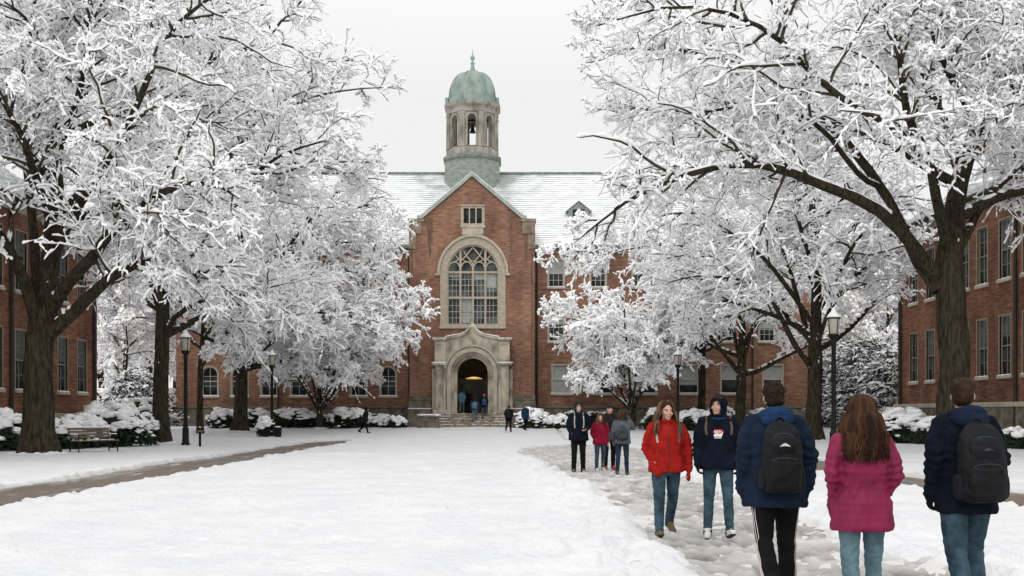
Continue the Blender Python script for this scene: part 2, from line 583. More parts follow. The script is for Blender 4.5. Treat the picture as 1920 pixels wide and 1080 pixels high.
def path_depth(X, Y):
    """0 where snow lies, 1 where it is cleared or trodden away"""
    w = fbm(X * 1.1, Y * .9, 5)
    wl = fbm(X * .35 + 9, Y * .35, 4)
    e = .42 * w + .25 * wl
    d_left = 1.12 + .16 * wl - np.abs(X + 9.35) + .60 * e + .22 * fbm(X * 3.1, Y * 2.6 + 4, 3)
    d_left = np.where(Y > 52, d_left - (Y - 52) * .22, d_left)
    d_right = 1.0 - np.abs(X - 9.0) + .9 * e + .5 * wl - .15
    d_right = np.where(Y > 48, d_right - (Y - 48) * .3, d_right)
    l, r = central_edges(Y)
    d_mid = np.minimum(X - l, r - X) + .75 * e
    d_mid = d_mid - 2.5 * smooth01((Y - 42) / 8)
    d_x1 = .30 - np.abs(Y - 35.6 - .4 * wl) + .5 * e - .28 * smooth01((-5 - X) / 3)
    d_x1 = np.where((X > -8.3) & (X < 1.5), d_x1, -1)
    d_x2 = .8 - np.abs(Y - 47.5 - 1.2 * wl) + 1.2 * e - .75
    d_x2 = np.where((X > 2) & (X < 9.5), d_x2, -1)
    d_x3 = .55 - np.abs(Y - 60 - wl * 1.5) + 2.2 * e - .62
    d_x3 = np.where((X > -13) & (X < 14), d_x3, -1)
    d_x4 = .7 - np.abs(Y - 66.5 - wl) + 2.0 * e - .55
    d_x4 = np.where((X > -9) & (X < 6), d_x4, -1)
    hard = np.maximum(d_left, d_right)
    soft = np.maximum.reduce([d_mid, d_x1, d_x2, d_x3, d_x4])
    return hard, soft


rs = np.random.RandomState(3)
_prints = []
for k in range(700):                       # scattered dents and old footprints in the lawn
    y = 6 + 44 * rs.rand() ** 1.6; x = rs.uniform(-9, 9)
    _prints.append((x, y, rs.uniform(.05, .11), rs.uniform(.02, .06)))
for k in range(160):                       # scuffed border beside the trodden path
    y = 6 + 26 * rs.rand() ** 1.3; x = 1.5 - abs(rs.randn()) * .5 if rs.rand() < .6 else 4.3 + abs(rs.randn()) * .9
    _prints.append((x, y, rs.uniform(.06, .13), rs.uniform(.03, .075)))


def snow_height(X, Y):
    h = .055 * fbm(X * .5, Y * .5, 4) + .035 * fbm(X * 2.4, Y * 2.0, 4) + .028 * fbm(X * 7, Y * 6, 3)
    hard, soft = path_depth(X, Y)
    bank = np.maximum(hard, soft)
    lump = np.exp(-np.clip(-bank, 0, 9) ** 2 / .35 ** 2)
    h = h + lump * (.02 + .075 * np.clip(fbm(X * 3.4, Y * 3.0, 3) + .15, -.1, 1))
    # a ridge along the trodden path
    l, r = central_edges(Y)
    side = np.clip(np.minimum(np.abs(X - l + .35), np.abs(X - r - .35)), 0, 9)
    h = h + .05 * np.exp(-(side / .5) ** 2) * (Y < 36)
    rough = np.exp(-(side / 1.0) ** 2) * (Y < 40)
    h = h + rough * (.10 * fbm(X * 2.6 + 3, Y * 2.3, 4) + .075 * fbm(X * 6.5, Y * 5.5 + 3, 3))
    ys = Y[:, 0]; xs = X[0]
    for (px, py, pr, pd) in _prints:
        a, b = np.searchsorted(ys, [py - 3 * pr, py + 3 * pr]); c, d = np.searchsorted(xs, [px - 3 * pr, px + 3 * pr])
        if b > a and d > c:
            dd = ((X[a:b, c:d] - px) / (pr * .8)) ** 2 + ((Y[a:b, c:d] - py) / (pr * 1.5)) ** 2
            h[a:b, c:d] -= pd * np.exp(-dd ** 1.5) - .25 * pd * np.exp(-(dd - 2.2) ** 2)
    dh = smooth01((hard + .05) / .14)
    ds = smooth01((soft + .10) / .30)
    z = h * (1 - np.maximum(dh, ds)) - .16 * dh
    z = np.minimum(z, h - .12 * ds)
    thin = np.clip(np.maximum(smooth01((hard + .12) / .16), .7 * smooth01((soft + .05) / .25)), 0, 1) * .5
    return z + terrain(X, Y), {'thin': thin}


def yaxis():
    y = [-20.0]
    while y[-1] < 6:
        y.append(y[-1] + (.5 if y[-1] < 4 else .04))
    while y[-1] < 96:
        y.append(y[-1] + max(.035, y[-1] * .0042))
    return np.array(y)


ground = grid_mesh('snow_ground', axis(-62, 62, -12.5, 11.5, .055, .4), yaxis(), snow_height, [ground_snow_mat()])
tag(ground, kind='structure')
far = MB()
far.add([(-1500, -600, -.30), (1500, -600, -.30), (1500, 2500, -.30), (-1500, 2500, -.30)], [(0, 1, 2, 3)])
tag(far.build('ground', M['snow']), kind='structure')


def slush_height(X, Y):
    a = fbm(X * 1.5, Y * 1.15, 3); b = fbm(X * 5.2 + 8, Y * 3.6, 3); c = fbm(X * 11, Y * 8.5, 3)
    foot = np.abs(vnoise(X * 4.0 + 40, Y * 2.4 + 11)) + .6 * np.abs(vnoise(X * 6.5 + 4, Y * 4.2 + 1))
    g = fbm(X * 17 + 2, Y * 14, 2)
    h = .022 * a + .048 * b + .036 * c + .016 * g + .07 * (foot - .22)
    l, r = central_edges(Y)
    hollow = np.clip(.40 + h * 7.0 - .18 * a + .16 * fbm(X * .6 + 5, Y * .45, 3) + .12 * smooth01((Y - 20) / 15), 0, 1)
    sink = .35 * smooth01(np.maximum(l - .35 - X, X - r - .5) / .5)
    return h * 1.25 - .055 - sink + terrain(X, Y), {'hollow': hollow}


tp_y = yaxis(); tp_y = tp_y[(tp_y > -6) & (tp_y < 50)]
tag(grid_mesh('footpath', np.arange(.0, 6.6, .04), tp_y, slush_height, [slush_mat()]), kind='structure')
wb = wet_brick_mat()


def flat(z):
    return lambda X, Y: (z + terrain(X, Y) + .006 * fbm(X, Y, 2), {})


tag(grid_mesh('brick_path', np.arange(-11.2, -7.5, .3), np.arange(-15, 60, .5), flat(-.065), [wb]), kind='structure')
tag(grid_mesh('side_path', np.arange(7.2, 10.9, .3), np.arange(-15, 56, .5), flat(-.065), [wb]), kind='structure')
M['slush_flat'] = noisy('thin_slush', (.34, .32, .28), (.66, .65, .63), 1.6, .6, .4, 12, .3, ramp=(.38, .62))
tag(grid_mesh('cross_path', np.arange(-13, 15, .5), np.arange(57.5, 70, .4), flat(-.05), [M['slush_flat']]), kind='structure')
tag(grid_mesh('cross_walk', np.arange(-8.2, .2, .4), np.arange(34.0, 37.5, .3), flat(-.045), [M['slush_flat']]), kind='structure')
tag(grid_mesh('link_path', np.arange(6.65, 9.4, .4), np.arange(44.5, 50.5, .4), flat(-.05), [M['slush_flat']]), kind='structure')


# ------------------------------------------------------------------ windows
def make_window(root, w, h, cols=2, rows=4, blind=0.0, name='window', arched=False, band=.095, snow=True, midrail=True, blind_mat='blind', frame_mat='frame', sash_mat='sash'):
    """a sash window, its origin at the middle of its sill; front faces -Y"""
    m = MB()
    o_ = arch(-w / 2, w / 2, 0, h - w / 2) if arched else rect(-w / 2, w / 2, 0, h)
    b = band
    oo = arch(-w / 2 - b, w / 2 + b, 0, h - w / 2) if arched else rect(-w / 2 - b, w / 2 + b, 0, h + b)
    m.plate(oo, [o_], -.035, .16)
    fr = m.build(name, M[frame_mat], root)
    s = MB()
    ii = arch(-w / 2 + .06, w / 2 - .06, .06, h - w / 2) if arched else rect(-w / 2 + .06, w / 2 - .06, .06, h - .06)
    s.plate(o_, [ii], .07, .13)
    if midrail:
        s.box(-w / 2 + .06, w / 2 - .06, .075, .135, h * .5 - .03, h * .5 + .03)
    for c in range(1, cols):
        x = -w / 2 + w * c / cols
        s.box(x - .014, x + .014, .088, .128, .06, h - .065)
    for r in range(1, rows):
        z = h * r / rows
        if midrail and abs(z - h * .5) < .1:
            continue
        s.box(-w / 2 + .062, w / 2 - .062, .092, .124, z - .013, z + .013)
    s.build('sash', M[sash_mat], fr)
    p = MB()
    p.plate(o_, [], .14, .155)
    p.build('pane', M['glass'], fr)
    if blind > 0:
        q = MB()
        q.box(-w / 2 + .07, w / 2 - .07, .131, .1385, h * (1 - blind), h - .07)
        q.build('blind', M[blind_mat], fr)
    k = MB()
    k.cbox(-w / 2 - b - .06, w / 2 + b + .06, -.13, .16, -.16, 0, .02)
    k.build('sill', M['stone'], fr)
    if snow:
        k = MB()
        n = 9
        for i in range(n):
            x = -w / 2 - b + (w + 2 * b) * (i + .5) / n
            k.blob((x, -.05, .01), (.5 * (w + 2 * b) / n + .05, .075, .035 + .02 * random.Random(i + int(w * 100)).random()), 1, i)
        k.build('sill_snow', M['snow'], fr, smooth=True)
    return fr


# ------------------------------------------------------------------ the hall
BX = (885 - 960) / 26.03
HY = 73.0
HZ = .46
hall = empty('college_hall', (BX, HY, HZ))
tag(hall, 'red brick hall with arched stone portal, pointed gable and green domed cupola', 'hall')


def hp(mb, name, m, parent=None, smooth=False, angle=None):
    """a part of the hall, built in hall coordinates: x from the gable's middle, y from its face, z above sea level 0"""
    o = mb.build(name, m, parent or hall, smooth, angle=angle)
    o.location = (0, 0, -HZ) if (parent is None or parent == hall) else (0, 0, 0)
    return o


def zc(py, s=26.03):
    return (773 - py) / s + 1.5


# gable block
BW_S, BW_B, BW_R = 11.62, 7.66, 2.35
gable = [(-4.5, HZ - .4), (4.5, HZ - .4), (4.5, 15.2), (3.65, 15.2), (3.65, 15.35), (0, 18.45), (-3.65, 15.35), (-3.65, 15.2), (-4.5, 15.2)]
w = MB()
w.plate(gable, [arch(-BW_R + .06, BW_R + .06, BW_B, BW_S, 20, .06), rect(-.72, .82, 15.0, 16.25), arch(-1.35, 1.45, HZ - .3, 4.3, 14)], 0, .45)
w.plate(rect(.45, 6.5, HZ - .4, 15.2), [], -4.5, -4.1, lambda u, t, z: (t, u, z))
w.plate(rect(.45, 6.5, HZ - .4, 15.2), [], 4.1, 4.5, lambda u, t, z: (t, u, z))
gw = hp(w, 'gable_wall', M['brick_hall'])
# dark weather streaks below the shoulders
M['streak'] = noisy('weather_streak', (.095, .065, .048), (.22, .13, .09), 3, .95, 0, stretch=(2, 1, .5))
for (x0, x1, z0, z1, sd) in ((-3.28, -2.78, 12.6, 15.5, 1), (2.62, 3.0, 12.8, 15.6, 2), (3.75, 4.05, 11.9, 14.2, 3), (4.2, 4.49, 3.0, 14.3, 4), (-4.49, -4.25, 6.0, 14.2, 5)):
    k = MB()
    rr = random.Random(sd)
    n = 12
    lft = [(x0 + .08 * rr.random() + (x1 - x0) * .38 * (1 - i / n) ** 2, z0 + (z1 - z0) * i / n) for i in range(n + 1)]
    rgt = [(x1 - .08 * rr.random() - (x1 - x0) * .38 * (1 - i / n) ** 2, z0 + (z1 - z0) * i / n) for i in range(n, -1, -1)]
    k.plate(lft + rgt, [], -.004, .05)
    hp(k, 'weather_streak', M['streak'])
# shoulders, coping
for sx in (-1, 1):
    k = MB()
    a, b = sorted((sx * 3.45, sx * 4.62))
    k.cbox(a, b, -.14, .7, 15.2, 15.42, .03)
    a, b = sorted((sx * 3.62, sx * 4.55))
    k.cbox(a, b, -.10, -.002, 14.35, 15.19, .03)
    a, b = sorted((sx * 4.0, sx * 4.55))
    k.cbox(a, b, -.07, -.002, 13.25, 14.34, .03)
    hp(k, 'kneeler', M['kneeler'])
k = MB()
for sx in (-1, 1):
    pts = [(sx * 3.95, 15.43), (sx * 3.6, 15.43), (0, 18.5), (0, 18.78), (sx * 3.72, 15.66), (sx * 3.95, 15.66)]
    k.plate(pts, [], -.16 - .002 * (sx > 0), .75 + .002 * (sx > 0))
hp(k, 'coping', M['coping'])
k = MB()
for sx in (-1, 1):
    for i in range(26):
        t = i / 25
        k.blob((sx * 3.72 * (1 - t), .30, 15.66 + 3.12 * t + .03), (.16, .42, .06), 1, i)
    for i in range(6):
        k.blob((sx * (3.75 + .15 * i), .28, 15.44), (.16, .42, .07), 1, i + 50)
hp(k, 'coping_snow', M['snow'], smooth=True)
# low stone plinths beside the portal
for sx in (-1, 1):
    k = MB()
    for (e, y0, z0, z1) in ((4.62, -.25, HZ - .3, 1.75), (4.58, -.16, 1.752, 2.3), (4.55, -.08, 2.302, 2.72)):
        a, b = sorted((sx * 2.9, sx * e))
        k.cbox(a, b, y0, -.002, z0, z1, .04)
    hp(k, 'plinth', M['base_stone'])
k = MB()
for sx in (-1, 1):
    for i in range(12):
        k.blob((sx * (2.98 + .14 * i), -.20, 1.76), (.11, .09, .05), 1, i)
hp(k, 'plinth_snow', M['snow'], smooth=True)

# wings
WY = 2.0                       # the wings stand 2 m back
S_W = F / (HY + WY)
LEFT_X, RIGHT_X = (330 - 960) / S_W - BX, (1530 - 960) / S_W - BX
EAVE, RIDGE, RY = 13.8, 20.55, 8.0


def wx(px):
    return (px - 960) / S_W - BX


def wz(py):
    return (773 - py) / S_W + 1.5


wins = []                     # x centre, sill z, w, h, cols, rows, blind, arched
right_cols = [wx(1042.5) + 3.12 * i for i in range(7)]
for i, x in enumerate(right_cols):
    rr = random.Random(i)
    wins.append((x, 10.78, 1.12, 2.02, 3, 4, .5 if i % 2 == 0 else 0, False))
    wins.append((x + .02, 6.75, 1.12, 2.1, 3, 4, rr.choice((0, .4, .6)), False))
    wins.append((wx(1054) + 3.12 * i, 2.9, 1.42, 2.08, 1, 2, .96 if i == 0 else (.0 if i == 1 else rr.choice((0, .5, .7))), False))
left_cols = [wx(728) - 2.2 * i for i in range(8)]
for i, x in enumerate(left_cols):
    rr = random.Random(i + 40)
    wins.append((x, 10.78, 1.05, 2.02, 3, 4, rr.choice((0, .5)), False))
    wins.append((x, 6.75, 1.05, 2.1, 3, 4, rr.choice((0, .4)), False))
    wins.append((x, 2.72, 1.15, 2.15, 2, 3, 0, True))
wins = [w_ for w_ in wins if LEFT_X + 1.0 < w_[0] < RIGHT_X - 1.0]
cache = {}


def wing(x0, x1, sel, blank=()):
    w = MB()
    holes = []
    for (x, z, ww, hh, c, r, bl, ar) in wins:
        if x0 < x < x1:
            holes.append(arch(x - ww / 2, x + ww / 2, z, z + hh - ww / 2) if ar else rect(x - ww / 2, x + ww / 2, z, z + hh))
    w.plate(rect(x0, x1, HZ - .4, EAVE - .55), holes, WY, WY + .4)
    return w


w = wing(LEFT_X, -4.502, None)
w.plate(rect(WY + .402, 14, HZ - .4, EAVE - .55), [], LEFT_X, LEFT_X + .4, lambda u, t, z: (t, u, z))
w.plate([(WY + .3, EAVE - .548), (14.4 - .3, EAVE - .548), (RY, RIDGE - .45)], [], LEFT_X + .002, LEFT_X + .402, lambda u, t, z: (t, u, z))
hp(w, 'wing_wall', M['brick_hall'])
w = wing(4.502, RIGHT_X, None)
w.plate(rect(WY + .402, 14, HZ - .4, EAVE - .55), [], RIGHT_X - .4, RIGHT_X, lambda u, t, z: (t, u, z))
w.plate([(WY + .3, EAVE - .548), (14.4 - .3, EAVE - .548), (RY, RIDGE - .45)], [], RIGHT_X - .402, RIGHT_X - .002, lambda u, t, z: (t, u, z))
hp(w, 'wing_wall', M['brick_hall'])
w = MB(); w.box(LEFT_X, RIGHT_X, 14.002, 14.4, HZ - .4, EAVE)
hp(w, 'rear_wall', M['brick_hall'])
for (x, z, ww, hh, c, r, bl, ar) in wins:
    key = (ww, hh, c, r, bl, ar)
    if key not in cache:
        o = make_window(hall, ww, hh, c, r, bl, arched=ar)
        cache[key] = o
    else:
        o = copy_tree(cache[key], hall)
    o.location = (x, WY, z - HZ)
# stone base, frieze and gutter of the wings
k = MB()
for (a, b) in ((LEFT_X - .1, -4.51), (4.51, RIGHT_X + .1)):
    k.cbox(a, b, WY - .14, WY - .002, HZ - .3, 1.8, .04)
    k.cbox(a, b, WY - .20, WY - .001, 1.8, 1.95, .03)
hp(k, 'base_course', M['base_stone'])
k = MB()
for (a, b) in ((LEFT_X - .1, -4.51), (4.51, RIGHT_X + .1)):
    k.cbox(a, b, WY - .12, WY + .38, EAVE - .55, EAVE - .12, .03)
hp(k, 'frieze', M['stone_old'])
k = MB()
for (a, b) in ((LEFT_X - .4, -4.51), (4.51, RIGHT_X + .4)):
    k.cbox(a, b, WY - .62, WY - .125, EAVE - .28, EAVE - .02, .05)
hp(k, 'gutter', M['gutter'])
for sx, yy in ((-4.72, WY - .16), (4.72, WY - .16), (wx(1410), WY - .16), (LEFT_X + 7.6, WY - .16)):
    k = MB(); k.tube([(sx, yy, HZ), (sx, yy, EAVE - .3)], .075, 8); k.cbox(sx - .17, sx + .17, yy - .16, yy + .14, EAVE - .75, EAVE - .3, .03)
    hp(k, 'downpipe', M['downpipe'])


# roof: courses of slates under thin snow
def roof_mat():
    m = mat('snowy_slates', (.8, .8, .82), .8, .2)
    nt = m.node_tree; N = nt.nodes; L = nt.links
    b = N['Principled BSDF']
    t = N.new('ShaderNodeTexCoord')
    n = N.new('ShaderNodeTexNoise'); n.inputs['Scale'].default_value = .8; n.inputs['Detail'].default_value = 9; n.inputs['Roughness'].default_value = .65
    mp = N.new('ShaderNodeMapping'); mp.inputs['Scale'].default_value = (.7, 1, 2.0)
    L.new(t.outputs['Object'], mp.inputs[0]); L.new(mp.outputs[0], n.inputs['Vector'])
    s = N.new('ShaderNodeSeparateXYZ'); L.new(t.outputs['Object'], s.inputs[0])
    # slates melt bare round the cupola and along the ridge
    ab = N.new('ShaderNodeMath'); ab.operation = 'ABSOLUTE'; L.new(s.outputs['X'], ab.inputs[0])
    a1 = N.new('ShaderNodeMapRange'); a1.inputs['From Min'].default_value = 2.2; a1.inputs['From Max'].default_value = 7.0
    a1.inputs['To Min'].default_value = .30; a1.inputs['To Max'].default_value = 0; L.new(ab.outputs[0], a1.inputs['Value'])
    a2 = N.new('ShaderNodeMapRange'); a2.inputs['From Min'].default_value = 17.0; a2.inputs['From Max'].default_value = 20.4
    a2.inputs['To Min'].default_value = 0; a2.inputs['To Max'].default_value = .17; L.new(s.outputs['Z'], a2.inputs['Value'])
    ad = N.new('ShaderNodeMath'); L.new(a1.outputs[0], ad.inputs[0]); L.new(a2.outputs[0], ad.inputs[1])
    ad2 = N.new('ShaderNodeMath'); L.new(ad.outputs[0], ad2.inputs[0]); L.new(n.outputs['Fac'], ad2.inputs[1])
    r = N.new('ShaderNodeValToRGB')
    e = r.color_ramp.elements
    e[0].position = .70; e[0].color = (.80, .81, .83, 1)
    e[1].position = .97; e[1].color = (.29, .33, .30, 1)
    q = e.new(.83); q.color = (.64, .655, .655, 1)
    L.new(ad2.outputs[0], r.inputs[0]); L.new(r.outputs[0], b.inputs['Base Color'])
    return m


M['roof'] = roof_mat()
M['riser'] = noisy('slate_edge', (.34, .36, .36), (.60, .62, .63), 1.3, .9, 0, stretch=(.8, 1, 2), ramp=(.4, .6))


def sawroof(prof0, prof1, x0, x1, n, step, axis_y=True, side=1):
    """stepped roof slope from (d0,z0) to (d1,z1), running along the other axis"""
    m = MB()
    pts = []
    for i in range(n):
        a = i / n; b = (i + 1) / n
        pts.append((prof0[0] + (prof1[0] - prof0[0]) * a, prof0[1] + (prof1[1] - prof0[1]) * a + step))
        pts.append((prof0[0] + (prof1[0] - prof0[0]) * b, prof0[1] + (prof1[1] - prof0[1]) * b))
    f = (lambda x, p: (x, p[0], p[1])) if axis_y else (lambda x, p: (p[0], x, p[1]))
    vs = [f(x0, p) for p in pts] + [f(x1, p) for p in pts]
    k = len(pts)
    fs = []; ms = []
    for i in range(k - 1):
        fs.append((i, i + 1, i + 1 + k, i + k)); ms.append(i % 2)
    m.add(vs, fs)
    m.m = ms
    # underside and ends
    lo = [(prof0[0], prof0[1] - .12), (prof1[0], prof1[1] - .12)]
    b0 = len(m.v)
    m.v += [f(x0, lo[0]), f(x1, lo[0]), f(x0, lo[1]), f(x1, lo[1])]
    m.f += [(0, k, b0 + 1, b0), (b0, b0 + 1, b0 + 3, b0 + 2), tuple([b0] + list(range(k)) + [b0 + 2]), tuple([b0 + 1] + list(range(k, 2 * k)) + [b0 + 3])]
    m.m += [1, 1, 1, 1]
    return m


r1 = sawroof((WY - .58, EAVE), (RY, RIDGE), LEFT_X - .35, RIGHT_X + .35, 34, .055)
roof = hp(r1, 'roof', [M['roof'], M['riser']])
r2 = MB(); r2.add([(LEFT_X - .35, RY, RIDGE), (RIGHT_X + .35, RY, RIDGE), (RIGHT_X + .35, 14.6, EAVE), (LEFT_X - .35, 14.6, EAVE)], [(0, 1, 2, 3)])
hp(r2, 'rear_roof', M['roof'])
k = MB(); k.cbox(LEFT_X - .38, RIGHT_X + .38, RY - .16, RY + .16, RIDGE - .08, RIDGE + .13, .05)
hp(k, 'ridge_cap', M['gutter'])
k = MB()                                    # the gable's own roof, running back into the main slope
for sx in (-1, 1):
    k.add([(sx * 3.7, .5, 15.3), (0, .5, 18.42), (0, 7, 18.42), (sx * 3.7, 7, 15.3)], [(0, 1, 2, 3)])
hp(k, 'gable_roof', M['roof'])
# dormer
for dx in (wx(1088), wx(1330), wx(520)):
    d = empty('dormer', (dx, 3.6, 16.1 - HZ), parent=hall)
    k = MB(); k.plate([(-.8, -.6), (.8, -.6), (.8, .7), (0, 1.35), (-.8, .7)], [rect(-.45, .45, -.1, .75)], 0, 2.2)
    k.build('dormer_wall', M['slate'], d)
    k = MB(); k.box(-.46, .46, .15, .2, -.12, .76); k.build('pane', M['glass'], d)
    k = MB()
    for sx in (-1, 1):
        k.plate([(0, 1.38), (sx * 1.0, .58), (sx * 1.0, .75), (0, 1.58)], [], -.18 - .002 * (sx > 0), 2.4)
    k.build('dormer_roof', M['snow'], d)

# great window over the portal
bw = empty('great_window', (.06, 0, BW_B - HZ), parent=hall)
H0 = BW_S - BW_B
k = MB()
k.plate(arch(-BW_R, BW_R, 0, H0, 24, .06), [arch(-1.86, 1.86, .14, H0, 24, .05)], -.06, .30)
k.plate(arch(-1.858, 1.858, .142, H0, 24, .05), [arch(-1.76, 1.76, .22, H0, 24, .05)], .06, .34)
k.cbox(-BW_R - .08, BW_R + .08, -.14, .2, -.15, -.002, .03)
k.build('surround', M['frame'], bw, angle=40)
k = MB()
outer = arch(-BW_R - .2, BW_R + .2, H0 - .12, H0, 24, .06)
inner = arch(-BW_R - .02, BW_R + .02, H0 - .12, H0, 24, .06)
ring = outer[1:] + inner[1:][::-1] if False else None
oa = outer[2:]; ia = inner[2:]
k.plate([outer[1]] + oa + [outer[0], inner[0]] + ia[::-1] + [inner[1]], [], -.17, .02)
k.cbox(BW_R, BW_R + .34, -.19, .02, H0 - .28, H0 - .122, .02); k.cbox(-BW_R - .34, -BW_R, -.19, .02, H0 - .28, H0 - .122, .02)
k.build('hood_mould', M['stone'], bw, angle=40)
k = MB()


def bar(m, pts, wd, d0, d1):
    """flat bar following pts in the x-z plane"""
    n = len(pts)
    L_, R_ = [], []
    for i, p in enumerate(pts):
        a = Vector(pts[max(i - 1, 0)]); b = Vector(pts[min(i + 1, n - 1)])
        t = (b - a).normalized(); nn = Vector((-t.y, t.x)) * wd / 2
        L_.append((p[0] + nn.x, p[1] + nn.y)); R_.append((p[0] - nn.x, p[1] - nn.y))
    m.plate(L_ + R_[::-1], [], d0, d1)


TOPH = H0 + 1.86 * 1.05


def in_arch_top(x):
    return H0 + 1.78 * math.sqrt(max(0, 1 - (x / 1.78) ** 2)) * (1 + .05 * (1 - (x / 1.78) ** 2))


TZ = zc(558) - BW_B
for x, wd in ((-.9, .15), (0, .15), (.9, .15)):
    bar(k, [(x, .22), (x, H0 + (.62 if x == 0 else in_arch_top(x) - H0))], wd, .10 + .001 * abs(x), .30)
for z, wd in ((TZ, .17), (H0 - .02, .14)):
    bar(k, [(-1.77, z), (1.77, z)], wd, .085 + z * .0005, .29)
for cx in (-1.34, -.45, .45, 1.34):         # round heads of the four lights
    zz = H0 + (.36 if abs(cx) > 1 else .38)
    bar(k, [(cx + .37 * math.cos(a), zz + .36 * math.sin(a)) for a in np.linspace(0, PI, 9)], .09, .11, .28)
# flowing tracery above
for sx in (-1, 1):
    bar(k, [(0, H0 + .62), (sx * .25, H0 + .92), (sx * .48, H0 + 1.2), (sx * .25, H0 + 1.5), (0, H0 + 1.78)], .09, .112, .27)
    bar(k, [(sx * .9, H0 + .75), (sx * .66, H0 + 1.0), (sx * .48, H0 + 1.2)], .08, .113, .27)
    bar(k, [(sx * .48, H0 + 1.2), (sx * .62, H0 + 1.45), (sx * .68, H0 + 1.62)], .07, .114, .27)
    bar(k, [(sx * .9, H0 + .85), (sx * 1.15, H0 + 1.05), (sx * 1.26, H0 + 1.25)], .08, .115, .27)
    bar(k, [(sx * .9, H0 + 1.05), (sx * 1.2, H0 + .78), (sx * 1.42, H0 + .72), (sx * 1.6, H0 + .6)], .07, .116, .27)
    bar(k, [(sx * .02, H0 + .85), (sx * .3, H0 + .72), (sx * .55, H0 + .78), (sx * .88, H0 + 1.0)], .06, .117, .27)
k.build('tracery', M['frame'], bw)
k = MB(); k.plate(arch(-1.8, 1.8, .2, H0, 24, .05), [], .30, .32); k.build('pane', M['leaded'], bw)
k = MB()
for ci, cx in enumerate((-1.34, -.45, .45, 1.34)):
    for (z0, z1) in ((.22, TZ - .09), (TZ + .09, H0 - .09)):
        for c in (-.13, .13):
            k.box(cx + c - .012, cx + c + .012, .262, .286, z0, z1)
        for r in range(1, 4):
            z = z0 + (z1 - z0) * r / 4
            k.box(cx - .375, cx + .375, .266, .284, z - .012 - (.012 if r == 2 else 0), z + .012)
k.build('glazing_bar', M['sash'], bw)
for cx, z0, z1 in ((-.45, TZ * .55, TZ - .1), (-.45, .3, TZ * .5), (1.34, TZ + .75, H0 - .1), (.45, H0 - .5, H0 - .1), (-1.34, H0 - .35, H0 - .1)):
    k = MB(); k.box(cx - .37, cx + .37, .289, .298, z0, z1)
    k.build('blind', M['blind'], bw)

# three small lights in the gable
tw = empty('gable_window', (.05, 0, 15.0 - HZ), parent=hall)
k = MB(); k.plate(rect(-.85, .85, -.05, 1.33), [rect(-.66, -.28, .1, 1.2), rect(-.19, .19, .1, 1.2), rect(.28, .66, .1, 1.2)], -.05, .25)
k.cbox(-.9, .9, -.13, .0, 1.33, 1.43, .02)
k.build('surround', M['frame'], tw)
k = MB(); k.box(-.7, .7, .2, .23, .05, 1.25); k.build('pane', M['glass'], tw)
k = MB(); k.cbox(-.92, .92, -.10, -.002, -.22, -.051, .02); k.cbox(-.78, .78, -.07, -.001, -.72, -.225, .02)
k.build('sill', M['stone_old'], tw)

# portal
PZ = zc(775)                 # threshold
px_ = .06
portal = empty('portal', (px_, 0, 0), parent=hall)
portal.location.z = -HZ
k = MB()
ogee = [(-1.86, 6.86), (-1.3, 6.98), (-.85, 7.05), (-.5, 7.2), (-.25, 7.42), (-.09, 7.66), (.09, 7.66), (.25, 7.42), (.5, 7.2), (.85, 7.05), (1.3, 6.98), (1.86, 6.86)]
k.plate([(-1.86, HZ)] + [(1.86, HZ)] + ogee[::-1], [arch(-1.5, 1.5, PZ, 4.28, 18)], -1.2, -.45)
k.plate(arch(-1.7, 1.7, PZ, 4.28, 18), [arch(-1.3, 1.3, PZ + .002, 4.28, 18)], -1.05, -.3)
k.plate(arch(-1.5, 1.5, PZ, 4.28, 18), [arch(-1.1, 1.1, PZ + .002, 4.28, 18)], -.85, .5)
k.build('archway', M['stone_old'], portal, angle=40)
k = MB()
oo = arch(-1.78, 1.78, PZ, 4.28, 18); ii = arch(-1.5, 1.5, PZ, 4.28, 18)
k.plate([oo[1]] + oo[2:] + [oo[0], ii[0]] + ii[2:][::-1] + [ii[1]], [], -1.3, -1.19)
oo = arch(-1.98, 1.98, 4.1, 4.32, 18); ii = arch(-1.84, 1.84, 4.1, 4.32, 18)
k.plate([oo[1]] + oo[2:] + [oo[0], ii[0]] + ii[2:][::-1] + [ii[1]], [], -1.34, -1.19)
k.build('arch_moulding', M['stone'], portal, angle=40)
for sx in (-1, 1):
    k = MB()
    a, b = sorted((sx * 1.862, sx * 2.66)); k.cbox(a, b, -1.42, .002, 5.0, 6.55, .05)
    a, b = sorted((sx * 1.863, sx * 2.76)); k.cbox(a, b, -1.52, .001, 6.55, 6.74, .05)
    a, b = sorted((sx * 1.82, sx * 2.80)); k.cbox(a, b, -1.56, .003, 4.80, 5.0, .05)
    a, b = sorted((sx * 1.88, sx * 2.62)); k.cbox(a, b, -1.40, .0, HZ, 4.80, .05)
    a, b = sorted((sx * 2.62, sx * 2.86)); k.cbox(a, b, -.9, -.001, HZ, 4.6, .04)
    a, b = sorted((sx * 1.80, sx * 2.78)); k.cbox(a, b, -1.50, -.0, HZ, 1.7, .06)
    k.tube([(sx * 1.95, -1.44, 1.7), (sx * 1.95, -1.44, 4.8)], .09, 8)
    k.tube([(sx * 2.5, -1.44, 1.7), (sx * 2.5, -1.44, 4.8)], .09, 8)
    # sunk panel of the upper block
    a, b = sorted((sx * 2.0, sx * 2.52)); k.cbox(a, b, -1.46, -1.40, 5.2, 5.25, .01); k.cbox(a, b, -1.46, -1.40, 6.3, 6.35, .01)
    k.build('pier', M['stone_old'], portal)
k = MB()                                     # ogee label and carved shield
